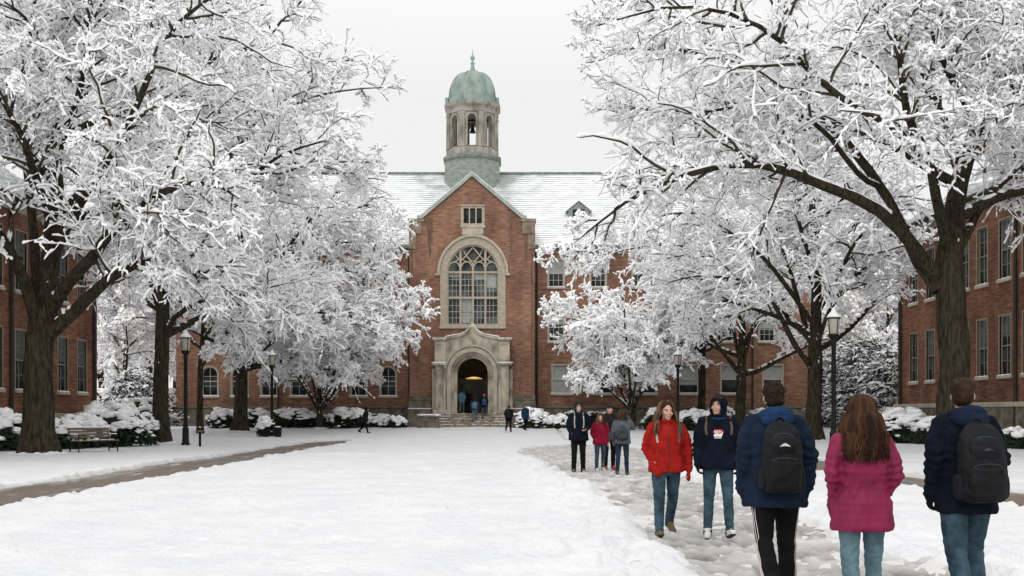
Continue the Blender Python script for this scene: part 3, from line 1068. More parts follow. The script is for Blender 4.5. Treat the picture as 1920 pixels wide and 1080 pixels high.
for sx in (-1, 1):
    pts = [(sx * 1.86, 6.72), (sx * 1.3, 6.83), (sx * .9, 6.9), (sx * .55, 7.05), (sx * .28, 7.28), (sx * .1, 7.55)]
    bar(k, pts, .14, -1.30, -1.19)
k.plate([(-.3, 6.75), (0, 7.2), (.3, 6.75), (.42, 6.35), (.3, 6.1), (0, 5.98), (-.3, 6.1), (-.42, 6.35)], [], -1.27, -1.19)
k.plate([(-.2, 6.7), (.2, 6.7), (.2, 6.35), (0, 6.12), (-.2, 6.35)], [], -1.32, -1.26)
k.tube([(0, -.8, 7.6), (0, -.8, 7.8), (0, -.8, 7.92)], [.12, .16, .05], 8)
k.build('carving', M['stone_old'], portal)
k = MB()
rr = random.Random(5)
for i in range(60):
    x = -1.86 + 3.72 * i / 59
    z = np.interp(x, [p[0] for p in ogee], [p[1] for p in ogee])
    k.blob((x, -.85, z + .01), (.10, .38, .05 + .04 * rr.random()), 1, i)
for sx in (-1, 1):
    for i in range(10):
        k.blob((sx * (1.9 + .095 * i), -.85, 6.75), (.12, .62, .05 + .04 * rr.random()), 1, i)
        k.blob((sx * (1.9 + .1 * i), -1.49, 5.01), (.10, .09, .05), 1, i + 9)
k.build('portal_snow', M['snow'], portal, smooth=True)
# the lobby seen through the arch
k = MB()
k.plate(rect(HZ, 6.5, -1.6, 1.6), [], 0, .1, lambda u, t, z: (z, 4.6 + t, u))
k.box(-1.8, -1.6, .5, 4.6, HZ, 6.5); k.box(1.6, 1.8, .5, 4.6, HZ, 6.5); k.box(-1.8, 1.8, .46, 4.6, 6.5, 6.6)
k.build('lobby', noisy('lobby_panelling', (.035, .026, .015), (.075, .055, .03), 2, .7), portal)
k = MB(); k.box(-1.6, 1.6, -1.0, 4.6, PZ - .3, PZ - .004); k.build('threshold', M['base_stone'], portal)
k = MB()
k.plate(rect(-1.25, 1.25, PZ, 4.0), [rect(-1.1, -.08, PZ + .3, 3.75), rect(.08, 1.1, PZ + .3, 3.75)], 3.0, 3.1)
k.build('entrance_door', mat('dark_oak', (.06, .042, .022), .5), portal)
k = MB(); k.box(-1.12, 1.12, 3.04, 3.06, PZ + .28, 3.76); k.build('pane', M['glass'], portal)
k = MB(); k.lathe([(.05, 4.12), (.3, 4.1), (.62, 4.02), (.60, 3.97), (.2, 3.95)], (0, 2.2), 14)
em = mat('lit_lamp_bowl', (.9, .7, .3), .5)
em.node_tree.nodes['Principled BSDF'].inputs['Emission Color'].default_value = (1.0, .68, .16, 1)
em.node_tree.nodes['Principled BSDF'].inputs['Emission Strength'].default_value = .45
k.build('hanging_lamp', em, portal, smooth=True)
pl = bpy.data.lights.new('lamp_light', 'POINT'); pl.energy = 16; pl.color = (1, .72, .32); pl.shadow_soft_size = .3
plo = bpy.data.objects.new('lamp_light', pl); COL.objects.link(plo); plo.parent = portal; plo.location = (0, 1.8, 4.55)
# steps
k = MB()
n = 5
for i in range(n):
    k.cbox(-2.62 + px_, 2.62 + px_, -2.95 + i * .32, -1.0 - .002 * i, HZ - .3 + .001 * i, HZ + (PZ - HZ) * (i + 1) / n - .01, .025)
hp(k, 'entrance_steps', noisy('worn_step_stone', (.17, .145, .105), (.34, .30, .235), 3, .8, .3, 12))
k = MB()
for i in range(n):
    for j in range(40):
        rr = random.Random(i * 100 + j)
        x = -2.5 + 5 * rr.random()
        if abs(x) < 1.5 and rr.random() < .75: continue
        k.blob((x + px_, -2.95 + i * .32 + .2 + .08 * rr.random(), HZ + (PZ - HZ) * (i + 1) / n - .005), (.14 * rr.random() + .06, .08, .03), 1, j)
hp(k, 'step_snow', M['snow'], smooth=True)

# cupola
cu = empty('cupola', (px_ - .33, RY, -HZ), parent=hall)
cu.scale = (.95, .95, 1)
c8 = 1 / math.cos(PI / 8)


def octo(k, prof):
    k.lathe([(r * c8, z) for r, z in prof], (0, 0), 8, .5)


k = MB()
octo(k, [(2.45, 16.5), (2.30, 19.4), (2.27, 21.35)])
k.build('cupola_base', M['slate'], cu)
k = MB()
octo(k, [(2.36, 21.35), (2.40, 21.42), (2.40, 21.58), (2.30, 21.72), (2.18, 21.75)])
k.build('base_ledge', M['gutter'], cu)
k = MB(); octo(k, [(2.36, 21.59), (2.30, 21.68), (2.12, 21.70), (2.08, 21.76)]); k.build('ledge_snow', M['snow'], cu)
LZ0, LZ1 = 21.76, 25.55
k = MB()
octo(k, [(2.15, LZ0), (2.15, LZ0 + .45), (2.08, LZ0 + .5), (1.2, LZ0 + .5)])
for j in range(8):
    a = j * PI / 4
    side = 2.0 * math.tan(PI / 8)
    fn = lambda u, t, z, a=a: ((u) * math.cos(a) + (2.0 - t) * math.sin(a), -(2.0 - t) * math.cos(a) + u * math.sin(a), z)
    k.plate(rect(-side, side, LZ0 + .48, LZ1), [arch(-.34, .34, LZ0 + .62, LZ1 - 1.05, 10)], 0, .45, fn)
    oo = arch(-.48, .48, LZ0 + .6, LZ1 - 1.05, 10); ii = arch(-.34, .34, LZ0 + .6, LZ1 - 1.05, 10)
    k.plate([oo[1]] + oo[2:] + [oo[0], ii[0]] + ii[2:][::-1] + [ii[1]], [], -.06, .02, fn)
    for u in (-.66, .66):
        q = fn(u, -.05, 0)
        k.tube([(q[0], q[1], LZ0 + .5), (q[0], q[1], LZ0 + .62), (q[0], q[1], LZ0 + .64), (q[0], q[1], LZ1 - .75), (q[0], q[1], LZ1 - .72), (q[0], q[1], LZ1 - .55)],
               [.15, .14, .11, .10, .15, .16], 8)
    ca = a + PI / 8
    cx_, cy_ = 2.0 * c8 * math.sin(ca), -2.0 * c8 * math.cos(ca)
    k.tube([(cx_, cy_, LZ0 + .5), (cx_, cy_, LZ1 - .55)], [.17, .15], 6)
octo(k, [(2.02, LZ1 - .55), (2.14, LZ1 - .5), (2.14, LZ1 - .3), (2.08, LZ1 - .28), (2.08, LZ1 - .1), (2.30, LZ1 + .05), (2.34, LZ1 + .2), (2.2, LZ1 + .22)])
k.build('lantern', M['stone_grey'], cu)
k = MB()
k.lathe([(.04, 24.45), (.12, 24.4), (.15, 24.2), (.19, 24.0), (.28, 23.85), (.26, 23.83)], (0, 0), 14)
k.tube([(0, 0, 24.45), (0, 0, 25.5)], .04, 6)
k.box(-1.8, 1.8, -.06, .06, 24.75, 24.9)
k.build('bell', M['iron'], cu)
DZ = LZ1 + .2
k = MB()
octo(k, [(2.26, DZ), (2.26, DZ + .14), (2.06, DZ + .2), (2.04, DZ + .55), (1.96, DZ + .62)])
# dome
prof = []
for i in range(13):
    t = i / 12
    r = 1.92 * math.cos(t * PI / 2 * .93) ** .8
    prof.append((max(r, .26), DZ + .6 + 2.25 * math.sin(t * PI / 2) ** 1.08))
octo(k, prof)
for j in range(8):
    a = j * PI / 4 + PI / 8
    k.tube([(r * c8 * math.sin(a), -r * c8 * math.cos(a), z) for r, z in prof], .05, 6)
    k.cbox(2.12 * c8 * math.sin(a) - .13, 2.12 * c8 * math.sin(a) + .13, -2.12 * c8 * math.cos(a) - .13, -2.12 * c8 * math.cos(a) + .13, DZ + .14, DZ + .62, .03)
for z in (DZ + .6, ):
    octo(k, [(1.98, z), (2.0, z + .08), (1.93, z + .1)])
k.build('dome', M['copper'], cu, angle=25)
k = MB()
SZ = DZ + 2.7
k.lathe([(.34, SZ), (.36, SZ + .1), (.26, SZ + .25), (.17, SZ + .6), (.12, SZ + .85), (.20, SZ + .92), (.12, SZ + 1.0), (.09, SZ + 1.15), (.17, SZ + 1.28), (.20, SZ + 1.38), (.15, SZ + 1.5), (.05, SZ + 1.6), (.03, SZ + 1.8), (.012, SZ + 2.05)], (0, 0), 12)
k.build('finial', M['copper'], cu, smooth=True)


# ------------------------------------------------------------------ the two side buildings
def side_building(name, label, sx, y0, y1, ez, sills, base_top, ws, pipes, blinds):
    X = 24.0 * sx
    root = empty(name, (X, y1, 0))
    tag(root, label, 'building', 'brick wings flanking the lawn')
    W = 15.0
    rz = R(90) if sx < 0 else R(-90)

    def put(mb, nm, m, **kw):
        o = mb.build(nm, m, root, **kw)
        o.location = (-X, -y1, 0)
        return o
    w = MB()
    hh = 2.9; ww = 1.12
    holes = [rect(y - ww / 2, y + ww / 2, z, z + hh) for z in sills for y in ws]
    w.plate(rect(y0, y1, -.3, ez - .5), holes, X, X + .45 * sx, lambda u, t, z: (t, u, z))
    a, b = sorted((X + .452 * sx, X + W * sx))
    w.box(a, b, y1 - .4, y1 - .002, -.3, ez - .5); w.box(a, b, y0 + .002, y0 + .4, -.3, ez - .5)
    a, b = sorted((X + W * sx, X + (W + .4) * sx)); w.box(a, b, y0, y1, -.3, ez - .5)
    for yy in (y0 + .003, y1 - .403):
        w.plate([(X, ez - .498), (X + W * sx, ez - .498), (X + W * sx / 2, ez + 4.6)], [], yy, yy + .4)
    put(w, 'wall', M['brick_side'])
    k = MB()
    a, b = sorted((X - .14 * sx, X - .002 * sx)); k.cbox(a, b, y0, y1 + .1, -.3, base_top - .25, .04)
    put(k, 'base_course', M['base_stone'])
    k = MB()
    a, b = sorted((X - .2 * sx, X - .001 * sx)); k.cbox(a, b, y0, y1 + .12, base_top - .248, base_top, .04)
    put(k, 'water_table', M['stone'])
    k = MB()
    a, b = sorted((X - .1 * sx, X + .4 * sx)); k.cbox(a, b, y0, y1 + .1, ez - .498, ez - .05, .04)
    a, b = sorted((X - .35 * sx, X - .102 * sx)); k.cbox(a, b, y0, y1 + .2, ez - .25, ez - .052, .05)
    put(k, 'cornice', M['stone_old'])
    k = MB()
    a, b = sorted((X - .75 * sx, X - .352 * sx)); k.cbox(a, b, y0 - .2, y1 + .3, ez - .12, ez + .06, .06)
    put(k, 'gutter', M['downpipe'])
    r_ = sawroof((X - .7 * sx, ez + .05), (X + (W / 2) * sx, ez + 5.2), y0 - .3, y1 + .4, 22, .06, axis_y=False)
    put(r_, 'roof', [M['snow'], M['riser']])
    r_ = MB(); r_.add([(X + W / 2 * sx, y0 - .3, ez + 5.2), (X + W / 2 * sx, y1 + .4, ez + 5.2), (X + (W + .7) * sx, y1 + .4, ez), (X + (W + .7) * sx, y0 - .3, ez)], [(0, 1, 2, 3)])
    put(r_, 'rear_roof', M['snow'])
    c = {}
    for zi, z in enumerate(sills):
        for yi, y in enumerate(ws):
            bl = blinds[(zi + yi * 2) % len(blinds)]
            if bl not in c:
                o = make_window(root, ww, hh, 2, 4, bl, blind_mat='dark_blind', band=.075, frame_mat='tan_frame', sash_mat='tan_sash'); c[bl] = o
            else:
                o = copy_tree(c[bl], root)
            o.location = (0, y - y1, z); o.rotation_euler.z = rz
    for y in pipes:
        k = MB(); xx = X - .12 * sx
        k.tube([(xx, y, .1), (xx, y, ez - .4), (X - .5 * sx, y, ez - .1)], .085, 8)
        for z in (base_top + .6, 6.8, 9.6):
            k.tube([(xx, y, z), (xx, y, z + .12)], .115, 8)
        put(k, 'downpipe', M['downpipe'])
    k = MB(); k.cbox(X + (W / 2 - .6) * sx if sx > 0 else X + (W / 2 + .6) * sx, X + (W / 2 + .6) * sx if sx > 0 else X + (W / 2 - .6) * sx, y1 - 9, y1 - 7.8, ez + 3.5, ez + 7.4, .05)
    put(k, 'chimney', M['brick_side'])
    return root


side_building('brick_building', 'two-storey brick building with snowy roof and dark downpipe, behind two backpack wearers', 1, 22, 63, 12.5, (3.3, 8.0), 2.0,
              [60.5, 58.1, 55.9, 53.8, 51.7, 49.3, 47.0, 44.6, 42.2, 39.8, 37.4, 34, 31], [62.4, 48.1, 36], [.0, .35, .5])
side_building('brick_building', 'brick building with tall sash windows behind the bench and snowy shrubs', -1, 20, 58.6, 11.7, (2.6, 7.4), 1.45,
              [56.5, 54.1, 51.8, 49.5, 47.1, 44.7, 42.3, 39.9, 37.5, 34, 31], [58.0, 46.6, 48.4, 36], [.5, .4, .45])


# ------------------------------------------------------------------ trees under snow
def unit(v):
    return v / np.maximum(np.linalg.norm(v, axis=-1, keepdims=True), 1e-9)


def tube_batch(P, Rr, sides, flat=1.0, lift=None, rngs=None):
    """tubes for N paths of K points: P (N,K,3), Rr (N,K). Returns verts, quads"""
    N_, K, _ = P.shape
    T = np.empty_like(P)
    T[:, 1:-1] = P[:, 2:] - P[:, :-2]; T[:, 0] = P[:, 1] - P[:, 0]; T[:, -1] = P[:, -1] - P[:, -2]
    T = unit(T)
    m = unit(P[:, -1] - P[:, 0])
    ref = np.where((np.abs(m[:, 2]) > .85)[:, None], np.array([[0., 1., 0.]]), np.array([[0., 0., 1.]]))[:, None, :]
    U = unit(np.cross(T, np.broadcast_to(ref, T.shape)))
    W = np.cross(U, T)
    a = np.arange(sides) * 2 * PI / sides + PI / 2
    V = P[:, :, None, :] + Rr[:, :, None, None] * (U[:, :, None, :] * np.cos(a)[None, None, :, None] + flat * W[:, :, None, :] * np.sin(a)[None, None, :, None])
    if lift is not None:
        V = V + np.array([0, 0, 1.0]) * lift[:, :, None, None]
    V = V.reshape(-1, 3)
    i = np.arange(N_ * K * sides).reshape(N_, K, sides)
    j = np.roll(i, -1, axis=2)
    q = np.stack([i[:, :-1], j[:, :-1], j[:, 1:], i[:, 1:]], -1).reshape(-1, 4)
    return V, q


class Acc:
    def __init__(s): s.v = []; s.q = []; s.m = []; s.n = 0

    def add(s, V, q, mi=0):
        s.v.append(V); s.q.append(q + s.n); s.m.append(np.full(len(q), mi)); s.n += len(V)

    def build(s, name, mats, parent):
        return np_mesh(name, np.concatenate(s.v), np.concatenate(s.q), mats, parent, np.concatenate(s.m))


def resample(pts, rad, K):
    pts = np.asarray(pts, float); rad = np.asarray(rad, float)
    # smooth by Catmull-Rom, then even spacing
    n = len(pts)
    out, ro = [], []
    for i in range(n - 1):
        p0 = pts[max(i - 1, 0)]; p1 = pts[i]; p2 = pts[i + 1]; p3 = pts[min(i + 2, n - 1)]
        for t in np.linspace(0, 1, 8, endpoint=False):
            out.append(.5 * (2 * p1 + (p2 - p0) * t + (2 * p0 - 5 * p1 + 4 * p2 - p3) * t * t + (3 * p1 - p0 - 3 * p2 + p3) * t ** 3))
            ro.append(rad[i] + (rad[i + 1] - rad[i]) * t)
    out.append(pts[-1]); ro.append(rad[-1])
    out = np.array(out); ro = np.array(ro)
    d = np.concatenate([[0], np.cumsum(np.linalg.norm(np.diff(out, axis=0), axis=1))])
    s = np.linspace(0, d[-1], K)
    return np.stack([np.interp(s, d, out[:, k]) for k in range(3)], -1), np.interp(s, d, ro)


def grow(rng, P0, D, L, K, wob, up, droop):
    """N paths from P0 along D of length L with K steps"""
    N_ = len(P0)
    P = np.empty((N_, K + 1, 3)); P[:, 0] = P0
    d = unit(D)
    for k in range(K):
        t = k / max(1, K - 1)
        d = d + rng.randn(N_, 3) * wob
        d[:, 2] += up * (1 - t) - droop * t
        d = unit(d)
        P[:, k + 1] = P[:, k] + d * (L / K)[:, None]
    return P


def spawn(rng, P, Rr, L, n, t0, t1, amin, amax, lf, lend, rj=.8, flat=.0):
    """n side shoots on each of N paths"""
    N_, K, _ = P.shape
    t = t0 + (t1 - t0) * (np.arange(n)[None] + rng.rand(N_, n)) / n
    s = t * (K - 1)
    i = np.minimum(s.astype(int), K - 2); f = (s - i)[..., None]
    idx = np.arange(N_)[:, None]
    p = P[idx, i] * (1 - f) + P[idx, i + 1] * f
    tan = unit(P[idx, i + 1] - P[idx, i])
    r = (Rr[idx, i] * (1 - f[..., 0]) + Rr[idx, i + 1] * f[..., 0])
    az = (np.arange(n)[None] * 2.4 + rng.rand(N_, 1) * 6.28 + rng.randn(N_, n) * .5)
    ref = np.where(np.abs(tan[..., 2:3]) > .9, np.array([0., 1., 0.]), np.array([0., 0., 1.]))
    u = unit(np.cross(tan, ref)); w = np.cross(u, tan)
    side = u * np.cos(az)[..., None] + w * (np.sin(az) * (1 - flat))[..., None]
    a = amin + (amax - amin) * rng.rand(N_, n)
    d = unit(tan * np.cos(a)[..., None] + unit(side) * np.sin(a)[..., None])
    ln = L[:, None] * (lf + (lend - lf) * t) * (.65 + .7 * rng.rand(N_, n))
    return p.reshape(-1, 3), d.reshape(-1, 3), ln.reshape(-1), (r * rj).reshape(-1)


def lin_r(r0, r1, K):
    s = np.linspace(0, 1, K + 1)[None]
    return r0[:, None] * (1 - s) + r1[:, None] * s


def refine(P, Rr, m):
    """m times as many points along each path"""
    N_, K, _ = P.shape
    t = np.linspace(0, K - 1, (K - 1) * m + 1)
    i = np.minimum(t.astype(int), K - 2); f = t - i
    return P[:, i] * (1 - f)[None, :, None] + P[:, i + 1] * f[None, :, None], Rr[:, i] * (1 - f)[None] + Rr[:, i + 1] * f[None]


def cover(rng, acc, P, Rr, base, k, sides=5, var=.45, flat=.8, mi=1, keep=1.0, m=1, gap=0.0):
    """snow lying along the upper side of the branches: heavier where they lie level, lumpy, with gaps"""
    T = unit(P[:, -1] - P[:, 0])
    lev = np.sqrt(np.clip(1 - T[:, 2] ** 2, 0, 1)) ** 1.5
    if keep < 1:
        sel = rng.rand(len(P)) < keep
        P, Rr, lev = P[sel], Rr[sel], lev[sel]
    if len(P) == 0:
        return
    if m > 1:
        P, Rr = refine(P, Rr, m)
    N_, K, _ = P.shape
    nz = np.clip(1 + var * rng.randn(N_, K), .3, 2.1)
    if gap:
        nz = np.where(rng.rand(N_, K) < gap, .12, nz)
    rs_ = (base + k * Rr) * nz * (.40 + .60 * lev)[:, None]
    # blunt, rounded ends
    T0 = unit(P[:, 1] - P[:, 0]); T1 = unit(P[:, -1] - P[:, -2])
    P = np.concatenate([(P[:, 0] - T0 * rs_[:, :1] * .35)[:, None], P, (P[:, -1] + T1 * rs_[:, -1:] * .6)[:, None]], 1)
    Rr = np.concatenate([Rr[:, :1], Rr, Rr[:, -1:]], 1)
    rs_ = np.concatenate([rs_[:, :1] * .25, rs_, rs_[:, -1:] * .3], 1)
    V, q = tube_batch(P, rs_, sides, flat, lift=Rr * .5 + rs_ * flat * .85)
    acc.add(V, q, mi)


def inside(P, env, rng, soft=.12):
    """points that lie in the crown's envelope: a union of ellipsoids"""
    ok = np.zeros(len(P), bool)
    for (c, r) in env:
        d = (((P - np.array(c)) / np.array(r)) ** 2).sum(1)
        ok |= d < (1 + soft * rng.randn(len(P))) ** 2
    return ok


def make_tree(name, label, group, x, y, trunk, limbs, env, seed, auto=8, fork=None, n1=10, n2=8, n3=6, l1=.58, l2=.56, l3=.46,
              snow=1.0, auto_len=None, auto_el=(20, 65), droop=.13, up=.10, twig_r=1.0, mats=None, az_range=None, bark_mats=None, cat='tree',
              skirt=None, leader=True, limb_twigs=9, detail=False, flare=1.35, trunk_sides=14, low=None, az_pref=None):
    """trunk, limbs: lists of (points, radii) in metres from the tree's foot"""
    rng = np.random.RandomState(seed)
    root = empty(name, (x, y, tz(x, y) - .05))
    tag(root, label, cat, group)
    acc = Acc(); cr = Acc()
    KT = 22
    tp, tr = resample(trunk[0], trunk[1], KT)
    h = tp[:, 2]
    tr = tr * (1 + (flare - 1) * np.exp(-h / .45))
    tp[2:-2, :2] += rng.randn(KT - 4, 2) * tr[2:-2, None] * .05
    V, q = tube_batch(tp[None], tr[None], trunk_sides)
    # roots and ridges of the trunk
    Vr = V.reshape(KT, trunk_sides, 3)
    cen = tp[:, None, :]
    ang = np.arange(trunk_sides)
    ridge = 1 + .07 * np.sin(ang * 2.3 + seed)[None, :] + .05 * rng.randn(KT, trunk_sides) + (.22 * np.clip(np.sin(ang * 1.35 + seed * 2), 0, 1)[None] * np.exp(-h / .35)[:, None])
    Vr[:] = cen + (Vr - cen) * ridge[..., None]
    acc.add(Vr.reshape(-1, 3), q)
    LP, LR, LL = [], [], []
    KL = 14
    for pts, rad in limbs:
        p, r = resample(pts, rad, KL)
        p[1:] += np.cumsum(rng.randn(KL - 1, 3) * .035, 0)
        LP.append(p); LR.append(r); LL.append(np.linalg.norm(np.diff(p, axis=0), axis=1).sum())
    fork = fork or trunk[0][-1][2] * .35
    zs = tp[:, 2]
    for i in range(auto):
        t = (i + rng.rand()) / auto
        z = fork + (zs[-1] - fork) * t ** 1.1
        b = np.array([np.interp(z, zs, tp[:, k]) for k in range(3)])
        r0 = np.interp(z, zs, tr) * .62
        if az_range:
            az = az_range[0] + (az_range[1] - az_range[0]) * rng.rand()
        else:
            az = i * 2.4 + rng.rand() * .8
        el = R(auto_el[0] + (auto_el[1] - auto_el[0]) * t + rng.randn() * 6)
        d = np.array([[math.cos(az) * math.cos(el), math.sin(az) * math.cos(el), math.sin(el)]])
        Lr = (auto_len or 7) * (1 - .35 * t) * (.8 + .4 * rng.rand())
        p = grow(rng, b[None], d, np.array([Lr]), KL - 1, .085, up * .6, droop)[0]
        LP.append(p); LR.append(np.linspace(max(r0, .05), .03, KL)); LL.append(Lr)
    if leader:
        k = np.searchsorted(zs, fork)
        p, r = resample(tp[k:], tr[k:], KL)
        LPl = p; LP.append(p); LR.append(r); LL.append(np.linalg.norm(p[-1] - p[0]))
    LP = np.array(LP); LR = np.array(LR); LL = np.array(LL)
    nl = len(LP) - (1 if leader else 0)
    env = list(env) + [(tuple(LP[i][j]), (rr_, rr_, rr_)) for i in range(len(limbs)) for j, rr_ in ((13, 1.5), (11, 2.0), (9, 2.2), (7, 2.2))]
    V, q = tube_batch(LP[:nl], LR[:nl], 8)
    acc.add(V, q)
    cover(rng, cr, LP[:nl], LR[:nl] * (1 - .12), .038 * snow, .52, 7, .42, .6, m=6, gap=.14)

    def cull(p, d, l, r, frac=.7):
        ok = inside(p + d * l[:, None] * frac, env, rng)
        if low is not None:
            ok &= (p[:, 2] > low(p))
        return p[ok], d[ok], l[ok], r[ok]
    a = spawn(rng, LP, LR, np.minimum(LL, 9), n1, .33, 1.0, R(32), R(62), l1, l1 * .45)
    p, d, l, r = cull(*a)
    if limbs and limb_twigs:
        nh = len(limbs)                      # long hanging shoots along the great limbs
        p2, d2, l2_, r2 = spawn(rng, LP[:nh], LR[:nh], np.full(nh, 2.0), limb_twigs, .38, 1.0, R(35), R(75), 1.0, .75, flat=.35)
        p, d, l, r = np.concatenate([p, p2]), np.concatenate([d, d2]), np.concatenate([l, l2_]), np.concatenate([r, r2])
    r = np.clip(r, .022, .060)
    K1 = 8
    B1 = grow(rng, p, d, l, K1, .17, up, droop); R1 = lin_r(r, r * .30 + .003, K1)
    V, q = tube_batch(B1, R1, 5); cr.add(V, q, 0)
    cover(rng, cr, B1, R1, .056 * snow, .75, 6, .5, .72, m=3, gap=.10)
    a = spawn(rng, B1, R1, l, n2, .20, 1.0, R(30), R(65), l2, l2 * .5)
    p, d, l, r = cull(*a)
    r = np.clip(r, .009, .018) * twig_r
    K2 = 5
    B2 = grow(rng, p, d, l, K2, .22, up * .6, droop * 1.1); R2 = lin_r(r, r * .45, K2)
    V, q = tube_batch(B2, R2, 4); cr.add(V, q, 0)
    cover(rng, cr, B2, R2, .052 * snow, .5, 5, .55, .85, m=3, gap=.12)
    a = spawn(rng, B2, R2, np.maximum(l, .45), n3, .1, 1.0, R(28), R(70), l3, l3 * .6)
    p, d, l, r = cull(*a)
    r = np.full(len(p), .0068) * twig_r
    K3 = 3
    B3 = grow(rng, p, d, l, K3, .28, up * .3, droop * 1.3); R3 = lin_r(r, r * .5, K3)
    V, q = tube_batch(B3, R3, 3); cr.add(V, q, 0)
    cover(rng, cr, B3, R3, .040 * snow, .3, 5, .55, .9, keep=.88, m=2 if detail else 1)
    mm = bark_mats or [M['bark']]
    acc.build('trunk', mm, root)
    cr.build('crown', mats or [M['twig'], M['snow_tree']], root)
    # snow caught in the forks and against the windward bark
    k = MB()
    rr = random.Random(seed)
    for i in range(7):
        z = rr.uniform(fork * .8, fork * 1.25); b = [float(np.interp(z, zs, tp[:, j])) for j in range(3)]; rad = float(np.interp(z, zs, tr))
        az = rr.uniform(0, 2 * PI)
        s_ = rr.uniform(.015, .045)
        k.blob((b[0] + math.cos(az) * rad, b[1] + math.sin(az) * rad, z), (s_, s_, s_ * rr.uniform(.8, 3.0)), 1, i, .4)
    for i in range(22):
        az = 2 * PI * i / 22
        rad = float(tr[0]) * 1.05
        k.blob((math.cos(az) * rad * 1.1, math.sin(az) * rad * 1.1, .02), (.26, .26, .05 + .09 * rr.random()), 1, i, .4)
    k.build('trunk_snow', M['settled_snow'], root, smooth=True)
    root['faces'] = int(len(root.children[1].data.polygons))
    return root


def px_limb(tx, ty, d0, pts, r0, r1):
    """a limb seen at given places of the photograph, pts: (px, py, metres nearer(-) / farther(+) than the trunk)"""
    out = []
    for (px, py, dd) in pts:
        d = d0 + dd
        out.append(((px - 960) * d / F - tx, d - ty, 1.5 + (773 - py) * d / F - tz(tx, ty) + .05))
    n = len(out)
    return out, list(np.linspace(r0, r1, n))


# the two great trees nearest the camera
def left_great():
    d = 37.0; x = (70 - 960) * d / F
    L = lambda pts, a, b: px_limb(x, d, d, pts, a, b)
    trunk = L([(72, 852, 0), (72, 760, 0), (74, 660, 0), (80, 600, .1), (92, 520, .3), (100, 430, .6), (105, 330, .9), (98, 220, 1.2), (112, 110, 1.4), (128, -20, 1.6), (120, -180, 1.8)], .60, .08)
    trunk = (trunk[0], [.55, .51, .48, .47, .34, .31, .27, .22, .17, .12, .06])
    limbs = [
        L([(70, 610, 0), (50, 545, -.5), (15, 470, -1.2), (-40, 400, -2), (-120, 330, -3), (-200, 290, -3.6)], .26, .05),
        L([(80, 590, 0), (68, 500, .8), (62, 400, 1.6), (45, 280, 2.2), (40, 160, 2.8), (45, 20, 3), (60, -120, 3.2)], .22, .05),
        L([(95, 625, 0), (150, 575, -.3), (205, 525, -.7), (255, 493, -1.0), (320, 483, -1.3), (385, 500, -1.5), (440, 540, -1.7)], .27, .035),
        L([(95, 580, .1), (150, 510, -.8), (210, 440, -1.8), (270, 385, -2.8), (335, 350, -3.6), (400, 350, -4.2), (450, 375, -4.6)], .24, .035),
        L([(98, 480, .3), (150, 380, -1.2), (200, 300, -2.2), (245, 225, -3), (285, 130, -3.6), (340, 40, -4.2), (420, -20, -4.8)], .20, .04),
        L([(100, 460, .4), (60, 330, -2), (30, 250, -3.2), (-20, 180, -4), (-90, 140, -5)], .17, .04),
        L([(100, 420, .5), (175, 330, 2), (250, 240, 3.5), (330, 170, 4.4), (400, 110, 5), (470, 90, 5.6)], .17, .035),
        L([(105, 300, 1), (140, 190, -.5), (165, 80, -1.4), (170, -40, -2)], .16, .05),
    ]
    env = [((-1.0, 0, 11.5), (7.6, 7.6, 5.6)), ((3.0, -1.0, 8.0), (6.4, 6.0, 3.4)), ((0, 0, 16.0), (8.5, 8.0, 6.0)), ((-4, -1, 8), (4.5, 5, 3))]
    return make_tree('snowy_tree', 'big snow-laden tree with thick trunk standing beside the wooden bench', 'mature trees lining the lawn', x, d, trunk, limbs, env, 11,
                     auto=9, fork=7.5, auto_len=8.5, auto_el=(18, 60), n1=12, n2=10, n3=8, limb_twigs=13, detail=True, snow=.88, low=lambda p: 5.0 + .0 * p[:, 0])


